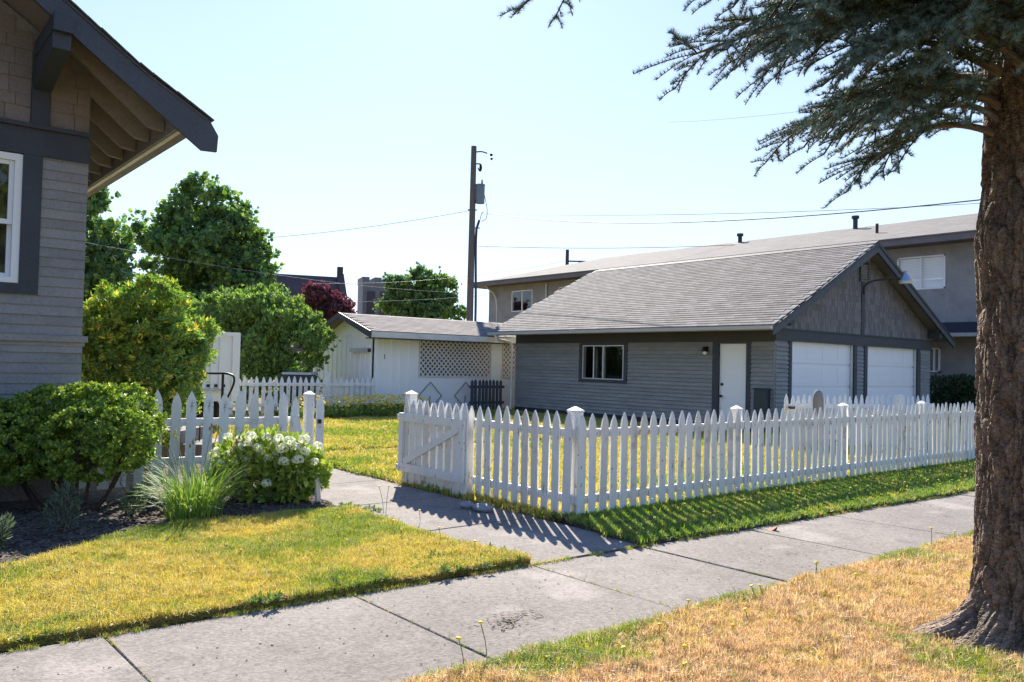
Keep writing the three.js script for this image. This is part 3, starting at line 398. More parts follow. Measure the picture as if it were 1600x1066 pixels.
// ---------------------------------------------------------------- white shed
{
  const sh = thing('shed', 'low white board-sided shed with lattice panels at the back of the yard', 'shed');
  const X = 12.07, XR = 20.5, Z = -21, ZB = -24.9, RZ = -22.5, EY = 2.40, RY = 3.0, dirty = M([0.9, 0.9, 0.89], { bumpMap: woodBump, bumpScale: 0.002, roughness: 0.6 });
  const wall = mesh('front_wall', [b2(X, 13.64, 0, 2.42, Z - 0.1, Z), b2(13.641, 16.45, 0, 1.07, Z - 0.1, Z), b2(13.641, 16.45, 2.28, 2.42, Z - 0.1, Z), b2(16.451, 16.92, 0, 2.42, Z - 0.1, Z), b2(16.921, 18.6, 0, 1.07, Z - 0.1, Z), b2(16.921, 18.6, 2.28, 2.42, Z - 0.1, Z), b2(18.601, XR, 0, 2.42, Z - 0.1, Z)], dirty, sh);
  for (let x = X + 0.3; x < 13.5; x += 0.3) mesh('batten', b2(x, x + 0.035, 0.1, 2.36, Z, Z + 0.022), dirty, wall);
  const gable = mesh('gable_wall', ext([[-ZB, 0], [-Z - 0.101, 0], [-Z - 0.101, 2.38], [-RZ, 2.93], [-ZB, 2.0]].map(([a, y]) => [a, y]).reverse(), 0.1).rotateY(Math.PI / 2).translate(X + 0.05, 0, 0), dirty, sh);
  for (let z = Z - 0.2; z > ZB; z -= 0.3) mesh('batten', b2(X - 0.022, X, 0.1, 2.3, z - 0.035, z), dirty, gable);
  mesh('gable_ledge', b2(X - 0.03, X, 2.3, 2.34, -24.2, Z - 0.02), dirty, gable);
  mesh('rear_wall', b2(X, XR, 0, 2.0, ZB - 0.1, ZB), dirty, sh); mesh('inner_wall', b2(X + 0.1, XR, 0, 2.3, -23.2, -23.1), rawWood, sh);
  for (const [x0, x1] of [[13.68, 16.42], [16.96, 18.56]]) {
    const la = mesh('lattice', [b2(x0 - 0.03, x1 + 0.03, 1.075, 1.11, Z + 0.002, Z + 0.03), b2(x0 - 0.03, x1 + 0.03, 2.24, 2.275, Z + 0.002, Z + 0.03), b2(x0 - 0.03, x0, 1.111, 2.239, Z + 0.002, Z + 0.03), b2(x1, x1 + 0.03, 1.111, 2.239, Z + 0.002, Z + 0.03)], white, sh), y0 = 1.11, y1 = 2.24, h = y1 - y0;
    for (const s of [-1, 1]) for (let c = x0 - h; c < x1; c += 0.17) {
      let a = c, b = c + h, ya = s > 0 ? y0 : y1, yb = s > 0 ? y1 : y0; if (a < x0) { ya += s * (x0 - a); a = x0; } if (b > x1) { yb -= s * (b - x1); b = x1; } const l = Math.hypot(b - a, yb - ya); if (l < 0.06) continue;
      const m = mesh('slat', bx(l, 0.042, 0.006), white, la); m.position.set((a + b) / 2, (ya + yb) / 2, Z + (s > 0 ? 0.012 : 0.02)); m.rotation.z = Math.atan2(yb - ya, b - a);
    }
  }
  const p = [[-Z + -0.45, EY], [-RZ, RY], [-ZB + 0.35, 2.05], [-ZB + 0.35, 1.97], [-RZ, RY - 0.09], [-Z - 0.45, EY - 0.08]];
  const roof = mesh('roof', ext(p, XR - X + 0.35).rotateY(Math.PI / 2).translate((X + XR) / 2 - 0.2, 0, 0), M([0.24, 0.2, 0.19], { map: speck }), sh);
  const ang = Math.atan2(RY - EY, 1.95), tl = [], tg = wedge(0.3, 0.24, 0.014, 0.004); tg.rotateX(-Math.PI / 2);
  for (let k = 0; k < 13; k++) for (let x = X - 0.33 + (k % 2) * 0.15; x < XR; x += 0.305) { const t = k * 0.146, c = rr(0.7, 1.2); tl.push([TRS(x + 0.15, EY + 0.012 + t * Math.sin(ang), -20.54 - t * Math.cos(ang), ang - 0.02, 0, 0, 1), L(0.20 * c, 0.172 * c, 0.168 * c)]); }
  copies('roof_shingles', tg, M([1, 1, 1], { map: speck, roughness: 0.92 }), tl, roof);
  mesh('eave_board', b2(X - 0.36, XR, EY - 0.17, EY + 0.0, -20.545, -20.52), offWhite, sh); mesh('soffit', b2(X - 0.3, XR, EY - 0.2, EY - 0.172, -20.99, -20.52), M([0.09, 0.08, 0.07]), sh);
  mesh('rake_board', ext([[-Z - 0.47, EY + 0.01], [-RZ, RY + 0.01], [-ZB + 0.36, 2.06], [-ZB + 0.36, 1.9], [-RZ, RY - 0.15], [-Z - 0.47, EY - 0.19]], 0.04).rotateY(Math.PI / 2).translate(X - 0.4, 0, 0), painted([0.05, 0.05, 0.058]), sh);
  const ut = mesh('tube_light', bx(0.09, 0.11, 1.1, X - 0.075, 1.86, -21.75), M([0.45, 0.45, 0.46], { roughness: 0.4, metalness: 0.3 }), sh); mesh('end_cap', bx(0.085, 0.11, 0.03, X - 0.06, 1.86, -21.18), darkTrim, ut);
  mesh('downspout', tube([[X - 0.12, 2.0, ZB + 0.1], [X - 0.1, 1.9, ZB + 0.14], [X - 0.05, 1.8, ZB + 0.2], [X - 0.05, 0.1, ZB + 0.2]], 0.04, 20, 8), white, sh);
  mesh('latch', bx(0.02, 0.14, 0.02, 12.42, 1.68, Z + 0.012), blackIron, sh);
  for (const x of [14.05, 15.4]) { const t = thing('trellis', x < 15 ? 'grey diamond trellis leaning on the shed wall, the left one' : 'grey diamond trellis leaning on the shed wall, the right one', 'trellis', [x, 0.5, Z + 0.06]); for (let i = 0; i < 4; i++) { const a = i * Math.PI / 2, m = mesh('slat', bx(0.62, 0.03, 0.015), painted([0.3, 0.31, 0.34]), t); m.rotation.z = a + Math.PI / 4; m.position.set(Math.cos(a + Math.PI / 4 + Math.PI / 2) * 0.3, Math.sin(a + Math.PI / 4 + Math.PI / 2) * 0.3, i % 2 * 0.016); } mesh('foot', bx(0.03, 0.5, 0.015, 0, -0.25, -0.016), painted([0.3, 0.31, 0.34]), t); }
  const bin = thing('wheeled_bin', 'dark wheeled bin with pale lid behind the back picket fence', 'bin', [10.07, 0, -21.7], FACE); mesh('body', ext([[-0.32, 0.05], [0.32, 0.05], [0.38, 1.1], [-0.38, 1.1]], 0.6), M([0.02, 0.025, 0.03], { roughness: 0.5 }), bin); mesh('lid', bx(0.82, 0.06, 0.68, 0, 1.14, 0), M([0.5, 0.5, 0.5]), bin);
}

// ---------------------------------------------------------------- flats behind the garage
{
  const ap = thing('apartment_building', 'two storey grey stucco flats with low hipped roof behind the garage', 'building');
  const X = 29.2, XR = 39.8, Z1 = -8.0, Z0 = -37.6, stucco = painted([0.32, 0.315, 0.32], { roughness: 0.95 }), EY = 6.02;
  const wins = [[-13.66, -12, 4.5, 5.68], [-35.5, -33.7, 4.5, 5.68], [-31.6, -29.9, 4.5, 5.68], [-26, -24, 4.5, 5.68], [-20, -18, 4.5, 5.68], [-12.55, -12.15, 1.6, 2.45]];
  const up = [], zz = [Z0, ...wins.slice(0, 5).flatMap(w => [w[0], w[1]]).sort((a, b) => a - b), Z1];
  for (let i = 0; i + 1 < zz.length; i++) if (i % 2) { up.push(b2(X, X + 0.2, 2.9, 4.5, zz[i], zz[i + 1]), b2(X, X + 0.2, 5.68, EY, zz[i], zz[i + 1])); } else up.push(b2(X, X + 0.2, 2.9, EY, zz[i], zz[i + 1]));
  mesh('front_wall', [...up, b2(X + 0.05, X + 0.2, 0, 2.9, Z0, Z1)], stucco, ap); mesh('end_wall', b2(X + 0.2, XR, 0, EY, Z0, Z0 + 0.2), stucco, ap); mesh('end_wall', b2(X + 0.2, XR, 0, EY, Z1 - 0.2, Z1), stucco, ap); mesh('rear_wall', b2(XR, XR + 0.2, 0, EY, Z0, Z1), stucco, ap);
  mesh('upper_floor', b2(X + 0.21, XR, 2.9, 3.1, Z0 + 0.2, Z1 - 0.2), rawWood, ap);
  for (const [a, b, y0, y1] of wins) {
    const low = y0 < 3, xx = low ? X + 0.0 : X + 0.02, w = mesh('window', [b2(xx - 0.03, xx + 0.06, y0, y0 + 0.05, a, b), b2(xx - 0.03, xx + 0.06, y1 - 0.05, y1, a, b), b2(xx - 0.03, xx + 0.06, y0, y1, a, a + 0.05), b2(xx - 0.03, xx + 0.06, y0, y1, b - 0.05, b), b2(xx - 0.02, xx + 0.05, y0, y1, (a + b) / 2 - 0.03, (a + b) / 2 + 0.03)], vinyl, ap);
    for (const s of [0, 1]) mesh('pane', b2(xx + 0.008, xx + 0.014, y0 + 0.05, y1 - 0.05, s ? (a + b) / 2 + 0.03 : a + 0.05, s ? b - 0.05 : (a + b) / 2 - 0.03), glass, w);
    if (b > -14 && !low) for (let y = y0 + 0.06, i = 0; y < y1 - 0.04; y += 0.055, i++) mesh('blind_slat', bx(0.012, 0.05, b - a - 0.1, xx + 0.1, y, (a + b) / 2, 0, 0, 0.25), M([0.78, 0.79, 0.8]), w);
  }
  const ex = X - 0.9, e2 = XR + 0.9, za = Z0 - 0.9, zb = Z1 + 0.9, cx = (ex + e2) / 2, rh = 7.95, hip = 5.0;
  const V = [[ex, EY + 0.2, za], [e2, EY + 0.2, za], [e2, EY + 0.2, zb], [ex, EY + 0.2, zb], [cx, rh, za + hip], [cx, rh, zb - hip]];
  const T = [[0, 3, 5], [0, 5, 4], [1, 4, 5], [1, 5, 2], [0, 4, 1], [3, 2, 5], [0, 1, 2], [0, 2, 3]];
  const g = new THREE.BufferGeometry(); g.setAttribute('position', new THREE.Float32BufferAttribute(T.flatMap(t => t.flatMap(i => V[i])), 3)); g.setAttribute('uv', new THREE.Float32BufferAttribute(T.flatMap(t => t.flatMap(i => [V[i][2], V[i][0]])), 2)); g.computeVertexNormals();
  const roofTex = tex(512, 4, (u, v) => { const row = Math.floor(v * 28), a = pf(u, v, 8, 4, 5), b = hash(Math.floor(u * 14 + (row % 2) * 0.5), row, 3), n = pnoise(u, v, 200, 8); const k = 0.065 + 0.05 * a + 0.045 * b + 0.06 * (n - 0.5); return [k * 1.12, k * 0.98, k * 0.96]; });
  const roof = mesh('roof', g, M([1, 1, 1], { map: roofTex, roughness: 0.95 }), ap);
  mesh('fascia', [b2(ex - 0.02, ex, EY - 0.02, EY + 0.2, za, zb), b2(ex, e2, EY - 0.02, EY + 0.2, za - 0.02, za)], painted([0.16, 0.14, 0.145]), ap); mesh('soffit', b2(ex, X, EY, EY + 0.04, za, zb), painted([0.14, 0.12, 0.12]), ap);
  mesh('roof_flashing', b2(ex - 0.06, ex + 0.5, EY + 0.2, EY + 0.24, za, zb), M([0.2, 0.185, 0.185], { map: speck }), ap);
  for (const [z, h] of [[-23.6, 0.42], [-17.7, 0.55]]) { const v = mesh('roof_vent', [new THREE.CylinderGeometry(0.1, 0.1, h, 10).translate(cx - 0.6, rh - 0.25 + h / 2, z), new THREE.CylinderGeometry(0.16, 0.16, 0.12, 10).translate(cx - 0.6, rh - 0.2 + h, z)], M([0.05, 0.06, 0.07]), roof); mesh('flashing', bx(0.5, 0.03, 0.9, cx - 0.7, rh - 0.2, z, 0, 0, 0.3), M([0.04, 0.045, 0.05]), v); }
  mesh('vent_pipe', new THREE.CylinderGeometry(0.06, 0.06, 0.6, 8).translate(31.2, 7.1, -15.4), M([0.06, 0.05, 0.05]), roof);
  mesh('canopy', [b2(X - 1.2, X, 2.9, 3.25, -30, Z1)], M([0.012, 0.016, 0.04], { roughness: 0.7 }), ap); mesh('canopy_edge', b2(X - 1.24, X - 1.2, 2.78, 2.9, -30, Z1), painted([0.4, 0.38, 0.38]), ap);
  mesh('downspout', tube([[X - 0.8, EY, -37.0], [X - 0.3, EY - 0.3, -37.0], [X - 0.06, EY - 0.6, -36.9], [X - 0.06, 0.3, -36.9]], 0.05, 24, 8), offWhite, ap); mesh('downspout', tube([[X - 0.06, EY - 0.1, -32.5], [X - 0.06, 3.3, -32.5]], 0.05, 8, 8), offWhite, ap);
}

// ---------------------------------------------------------------- church beyond the trees
{
  const ch = thing('church', 'brown roofed church with battlemented tower far behind the shed', 'church');
  const C = [33.6, -69], gr = new THREE.Group(); ch.position.set(C[0], 0, C[1]); ch.rotation.y = FACE + 0.35;
  const brick = painted([0.2, 0.14, 0.125], { roughness: 0.95 }), slate = painted([0.10, 0.06, 0.06], { roughness: 0.9 }), stone = painted([0.2, 0.19, 0.2]);
  mesh('nave', bx(14, 5.2, 8, -5.2, 2.6, 0), brick, ch);
  mesh('roof', ext([[-4.4, 5.2], [4.4, 5.2], [0, 9.25]], 14).rotateY(Math.PI / 2).translate(-5.2, 0, 0), slate, ch);
  mesh('gable', ext([[-4.5, 0], [4.5, 0], [4.5, 5.4], [0, 9.6], [-4.5, 5.4]], 0.6).rotateY(Math.PI / 2).translate(2.0, 0, 0), slate, ch); mesh('finial', bx(0.5, 0.9, 0.5, 1.95, 9.75, 0), slate, ch);
  mesh('dormer', ext([[-1.6, 5], [1.6, 5], [0, 7.8]], 4).translate(-7.0, 0, 3.1), brick, ch);
  const tw = mesh('tower', bx(3.0, 9.2, 3.0, 6.2, 4.6, -5), stone, ch); for (const x of [-1.2, 0, 1.2]) mesh('merlon', bx(0.7, 0.6, 3.0, 6.2 + x, 9.5, -5), stone, tw); for (const x of [-0.65, 0.65]) mesh('louvre', bx(0.75, 2.4, 0.1, 6.2 + x, 7.2, -3.45), M([0.07, 0.06, 0.075]), tw); mesh('buttress', bx(0.6, 8.4, 0.6, 7.6, 4.2, -3.4), painted([0.34, 0.33, 0.34]), tw);
}

// ---------------------------------------------------------------- poles and wires
{
  const wood = painted([0.15, 0.125, 0.12], { roughness: 0.95 });
  const up = thing('utility_pole', 'tall wooden utility pole with grey transformer behind the shed', 'pole', [21.35, 0, -28.85], FACE);
  mesh('pole', new THREE.CylinderGeometry(0.12, 0.17, 11.2, 12).translate(0, 5.6, 0), wood, up);
  const tr = mesh('transformer', [new THREE.CylinderGeometry(0.2, 0.2, 0.8, 16).translate(0.33, 9.05, 0), new THREE.CylinderGeometry(0.215, 0.215, 0.05, 16).translate(0.33, 9.47, 0)], M([0.16, 0.2, 0.23], { roughness: 0.5 }), up); mesh('bracket', bx(0.18, 0.5, 0.06, 0.12, 9.05, 0), steel, tr); mesh('bushing', new THREE.CylinderGeometry(0.03, 0.045, 0.22, 8).translate(0.4, 9.6, 0), blackIron, tr);
  mesh('top_arm', [tube([[0.1, 10.95, 0], [0.35, 10.97, 0], [0.6, 10.9, 0]], 0.03, 8, 6), new THREE.SphereGeometry(0.07, 8, 6).translate(0.78, 10.84, 0), new THREE.SphereGeometry(0.06, 8, 6).translate(0.8, 10.66, 0)], blackIron, up);
  mesh('cutout', [tube([[0.1, 10.42, 0], [0.32, 10.4, 0], [0.36, 10.2, 0], [0.3, 10.08, 0], [0.2, 10.25, 0]], 0.03, 14, 6), bx(0.07, 0.3, 0.07, 0.3, 10.25, 0)], blackIron, up);
  mesh('conduit', [tube([[0.27, 0, 0], [0.25, 4, 0], [0.23, 7.7, 0], [0.32, 7.9, 0]], 0.055, 20, 8), bx(0.42, 0.04, 0.04, 0.16, 7.55, 0)], M([0.05, 0.06, 0.08]), up);
  mesh('jumper', [tube([[0.4, 9.5, 0], [0.55, 8.9, 0], [0.66, 8.3, 0], [0.6, 7.95, 0], [0.42, 7.85, 0]], 0.014, 20, 5), tube([[0.34, 7.88, 0], [0.42, 8.2, 0], [0.5, 8.3, 0]], 0.014, 8, 5), bx(0.4, 0.05, 0.05, 0, 8.35, 0)], blackIron, up);
  const p2 = thing('utility_pole', 'short dark utility pole rising behind the garage roof', 'pole', [41.1, 0, -43.6], FACE); mesh('pole', new THREE.CylinderGeometry(0.13, 0.17, 10.1, 10).translate(0, 5.05, 0), painted([0.06, 0.05, 0.055]), p2); mesh('insulator_rack', [bx(1.4, 0.1, 0.1, 0.7, 9.25, 0), bx(0.5, 0.3, 0.2, 1.1, 9.15, 0)], blackIron, p2);
  const wm = M([0.07, 0.07, 0.08], { roughness: 0.6 }), wl = M([0.22, 0.22, 0.23], { roughness: 0.8 });
  const wire = (label, a, b, sag, r, m = wm) => { const pts = []; for (let i = 0; i <= 12; i++) { const t = i / 12; pts.push([mix(a[0], b[0], t), mix(a[1], b[1], t) - sag * 4 * t * (1 - t), mix(a[2], b[2], t)]); } const o = mesh(numbered('overhead_wire'), tube(pts, r, 40, 5), m); o.userData = { label, category: 'wire', group: 'overhead wires' }; };
  wire('twisted service cable running from the tall pole to the right above the garage', [21.6, 8.3, -28.7], [15.6, 4.65, -4.2], 0.55, 0.014);
  wire('thin wire sloping from the tall pole down to the left', [21.2, 8.3, -28.9], [12, 7.6, -46], 0.4, 0.012, wl);
  wire('level wire running from the tall pole behind the garage ridge', [21.6, 6.75, -28.7], [38, 8.2, -21], 0.25, 0.014);
  wire('wire dropping left from the short dark pole past the tall pole', [41.1, 9.3, -43.6], [24, 6.6, -50], 0.5, 0.014);
  wire('pale wire crossing in front of the church tower', [6, 5.3, -30], [33, 6.2, -42], 0.45, 0.009, wl);
  wire('pale wire below the tower, nearest the shed roof', [22, 5.0, -45], [41, 7.4, -43.6], 0.3, 0.012, wl);
  wire('thin wire fanning right from the tall pole above the flats', [21.6, 8.2, -28.7], [28.3, 7.1, -10.4], 0.2, 0.009);
  wire('faint high wire at the right under the cedar boughs', [36, 15.6, -30], [24, 9.4, -6], 0.3, 0.008, wl);
}

// ---------------------------------------------------------------- foliage helpers
function leafGeo(l, w, fold = 0.25, n = 1) {   // a leaf folded along its midrib, foot at the origin, along +y
  const P = [], I = [];
  for (let k = 0; k < n; k++) {
    const a = n > 1 ? rr(0, 6.28) : 0, t = n > 1 ? rr(-1.1, 1.1) : 0, c = Math.cos(a), s = Math.sin(a), ct = Math.cos(t), st = Math.sin(t), o = P.length / 3, kk = n > 1 ? rr(0.75, 1.15) : 1;
    for (const [x, y, z] of [[0, 0, 0], [-w / 2, l * 0.42, w * fold], [w / 2, l * 0.42, w * fold], [0, l * 0.5, 0], [-w * 0.3, l * 0.75, w * fold * 0.5], [w * 0.3, l * 0.75, w * fold * 0.5], [0, l, -l * 0.08]]) { const y2 = (y * ct - z * st) * kk, z2 = (y * st + z * ct) * kk, xx = x * kk; P.push(xx * c + z2 * s, y2, -xx * s + z2 * c); }
    I.push(...[0, 3, 1, 0, 2, 3, 1, 3, 4, 2, 5, 3, 3, 6, 4, 3, 5, 6].map(i => i + o));
  }
  const g = new THREE.BufferGeometry(); g.setAttribute('position', new THREE.Float32BufferAttribute(P, 3)); g.setIndex(I); g.computeVertexNormals(); return g;
}
// leaves through the volume of lumpy blobs [x, y, z, r, (ry factor)]; more of them near the skin
function foliage(name, parent, blobs, n, geo, mat, colour, { skin = 0.45, lump = 0.4, lf = 2.2, gap = 0.34, gf = 1.6, up = 0.5, size = [0.7, 1.3], floor = -9, clumps = 0, cr = 0.3 } = {}) {
  const list = [], tot = blobs.reduce((s, b) => s + b[3] * b[3], 0), v = new THREE.Vector3(), q = new THREE.Quaternion(), e = new THREE.Quaternion(), Y = new THREE.Vector3(0, 1, 0), sc = new THREE.Vector3(), p = new THREE.Vector3();
  const gauss = () => (rnd() + rnd() + rnd() - 1.5) * 1.15;
  for (const b of blobs) { const cs = []; if (clumps) for (let i = 0, m = Math.max(3, clumps * b[3] * b[3] / tot); i < m; i++) { v.set(rr(-1, 1), rr(-1, 1), rr(-1, 1)); if (v.lengthSq() > 1 || v.lengthSq() < 0.01) { i--; continue; } v.normalize().multiplyScalar(b[3] * mix(skin, 1.08, Math.sqrt(rnd()))); cs.push([b[0] + v.x, b[1] + v.y * (b[4] || 1), b[2] + v.z, rr(0.7, 1.35) * cr]); }
  for (let i = 0, m = n * b[3] * b[3] / tot; i < m; i++) {
    v.set(rr(-1, 1), rr(-1, 1), rr(-1, 1)); if (v.lengthSq() > 1 || v.lengthSq() < 0.01) { i--; continue; } v.normalize();
    const l = 1 - lump + 2 * lump * fbm((b[0] + v.x * b[3]) * lf / 1, (b[1] + v.y * b[3]) * lf, (b[2] + v.z * b[3]) * lf, 2), r = b[3] * l * Math.pow(mix(Math.pow(skin, 3), 1, rnd()), 1 / 3);
    if (clumps) { const c = pick(cs); p.set(c[0] + gauss() * c[3], c[1] + gauss() * c[3] * 0.7, c[2] + gauss() * c[3]); } else p.set(b[0] + v.x * r, b[1] + v.y * r * (b[4] || 1), b[2] + v.z * r); if (p.y < floor || fbm(p.x * gf, p.y * gf, p.z * gf + 50, 2) < gap) continue;
    v.y += up; v.x += rr(-0.7, 0.7); v.z += rr(-0.7, 0.7); v.y += rr(-0.6, 0.6); v.normalize(); q.setFromUnitVectors(Y, v).multiply(e.setFromAxisAngle(Y, rnd() * 6.28)); const s = rr(...size);
    list.push([new THREE.Matrix4().compose(p, q, sc.set(s, s, s)), colour(p)]);
  } }
  return copies(name, geo, mat, list, parent);
}
const shade = (cols, a = 0.75, b = 1.25) => () => { const c = pick(cols), k = rr(a, b); return L(c[0] * k, c[1] * k, c[2] * k); };
function limbs(parent, trunk, branches, mat = barkMat) { mesh('trunk', tube(trunk.p, trunk.r, 24, 10, trunk.r1), mat, parent); for (const b of branches) mesh('limb', tube(b.p, b.r, 14, 7, b.r * 0.3), mat, parent); }
const px2 = (px, py, r, cx, hy, k, zz) => [(px - cx) / k, 1.55 + (hy - py) / k, zz ?? rr(-1, 1) * r / k * 0.8, r / k];

// ---------------------------------------------------------------- trees behind the yard
{
  const lg = leafGeo(0.20, 0.14, 0.2, 3), green = [[0.12, 0.26, 0.04], [0.17, 0.32, 0.045], [0.09, 0.2, 0.05], [0.30, 0.42, 0.04]];
  const tree = (name, label, p, blobs, n, o = {}) => { const t = thing(name, label, 'tree', p, FACE); const top = Math.max(...blobs.map(b => b[1])), cx = blobs.reduce((s, b) => s + b[0], 0) / blobs.length; limbs(t, { p: [[cx * 0.3, 0, 0], [cx * 0.6, top * 0.35, 0.1], [cx, top * 0.85, 0]], r: o.r || 0.28, r1: 0.06 }, blobs.map(b => ({ p: [[cx * 0.55, top * 0.36, 0.05], [(cx + b[0]) / 2, (top * 0.5 + b[1]) / 2, b[2] / 2], [b[0], b[1], b[2]]], r: 0.09 }))); foliage('crown', t, blobs, n, o.geo || lg, o.mat || leafMat([1, 1, 1], 0.55), shade(o.cols || green), { lump: 0.6, lf: 1.5, gf: 1.3, gap: 0.36, skin: 0.35, up: -0.1, clumps: n / 48, cr: 0.35, size: [0.5, 1.5], ...o.f }); return t; };
  tree('maple_tree', 'large dark green maple tree behind the golden shrub', [12.44, 0, -36.2], [[-0.28, 8.5, 0, 1.05], [-1.3, 8.0, 0.4, 0.7], [0.6, 8.0, -0.5, 0.95], [1.15, 6.9, 0.2, 1.1], [-0.85, 6.9, -0.3, 1.2], [-2.75, 7.0, 0, 0.75], [0.3, 6.0, 0.6, 1.6], [-1.7, 5.75, 0.3, 1.2], [1.75, 5.75, -0.3, 0.95], [2.2, 4.9, 0.2, 0.8], [0.85, 4.6, 0.4, 1.6], [-1.1, 4.6, -0.5, 1.2], [2.3, 4.2, 0, 0.8], [1.5, 3.2, 0, 1.3], [-0.3, 3.2, 0, 1.4]], 19000);
  tree('broadleaf_tree', 'green tree half hidden behind the corner of the grey house', [7.1, 0, -32.9], [[-0.25, 7.2, 0, 0.45], [0, 5.9, 0.2, 0.95], [0.45, 5.2, 0, 0.75], [-0.25, 4.7, 0, 1.1], [-1.1, 5.7, 0, 1.2], [0.3, 4.2, 0.2, 0.9], [-0.6, 3.4, 0, 1.2]], 9000);
  tree('round_tree', 'round dark tree beside the church tower', [34.15, 0, -52], [[0.1, 7.7, 0, 1.15], [-1.1, 7.5, 0, 1.1], [-2.1, 7.0, 0.3, 1.0], [1.3, 7.0, 0, 1.25], [2.05, 5.75, 0, 1.05], [-0.6, 6.0, 0.6, 1.6], [0.85, 5.5, 0.4, 1.5], [-2.3, 6.0, 0, 1.0], [-1, 4.4, 0, 1.7], [1.2, 4.4, 0, 1.6]], 15000, { f: { size: [0.8, 1.5] } });
  tree('plum_tree', 'dark red leaved plum tree above the shed roof', [22.1, 0, -44], [[-0.9, 5.3, 0, 0.6], [-0.3, 5.0, 0, 0.7], [0.4, 4.7, 0, 0.7], [1.0, 4.4, 0, 0.6], [-0.6, 4.3, 0, 0.8], [0.5, 3.9, 0, 0.9]], 4200, { cols: [[0.17, 0.03, 0.045], [0.12, 0.025, 0.04], [0.24, 0.05, 0.06]], r: 0.12, f: { gap: 0.3 } });
  tree('street_tree', 'leafy tree across the street behind the viewer', [4.5, 0, 15], [[0, 5.5, 0, 1.9], [1.6, 4.9, 0.5, 1.5], [-1.6, 5.0, -0.4, 1.6], [0.4, 7.3, 0, 1.5], [-0.6, 6.4, 1, 1.4], [0.5, 4.0, -1, 1.3]], 8000, { f: { size: [1, 1.6] } });
  const sl = leafGeo(0.13, 0.06, 0.25, 4), gs = thing('large_shrub', 'big bright green leafy shrub between trailer and white shed', 'shrub', [9.42, 0, -23.4], FACE);
  limbs(gs, { p: [[0, 0, 0], [0.1, 0.8, 0], [0, 1.8, 0]], r: 0.09, r1: 0.04 }, [{ p: [[0, 0.4, 0], [-0.6, 1.4, 0.1], [-1, 2.4, 0]], r: 0.05 }, { p: [[0, 0.4, 0], [0.7, 1.3, 0], [1.1, 2.2, 0]], r: 0.05 }]);
  foliage('leaves', gs, [[-1.1, 2.75, 0, 0.72], [-0.2, 2.85, 0, 0.75], [0.75, 2.75, 0, 0.8], [1.32, 2.4, 0, 0.6], [-0.95, 2.1, 0.2, 0.9], [0.4, 2.0, 0.2, 1.0], [1.3, 1.85, 0, 0.75], [-1.5, 2.3, 0, 0.6], [0, 1.2, 0, 1.0], [-1.2, 1.0, 0, 0.9], [1.1, 0.9, 0, 0.8]], 16000, sl, leafMat([1, 1, 1], 0.55), shade([[0.22, 0.36, 0.05], [0.30, 0.45, 0.06], [0.16, 0.27, 0.04]]), { gap: 0.36, skin: 0.5, up: 0.9, clumps: 230, cr: 0.26 });
  const bk = thing('dark_bush', 'clipped nearly black bush beside the flats, left of the cedar trunk', 'bush', [28.4, 0, -11.2]); mesh('stem', tube([[0, 0, 0], [0, 0.5, 0]], 0.08, 4, 6), twigMat, bk);
  foliage('leaves', bk, [[0, 0.75, 0, 0.75], [0, 0.8, -0.7, 0.65], [0, 0.8, 0.7, 0.7], [0, 1.0, 0.2, 0.5]], 7000, leafGeo(0.1, 0.06), M([1, 1, 1], { side: THREE.DoubleSide }), shade([[0.045, 0.07, 0.025], [0.06, 0.09, 0.03]]), { lump: 0.15, gap: 0.1, skin: 0.6 });
}

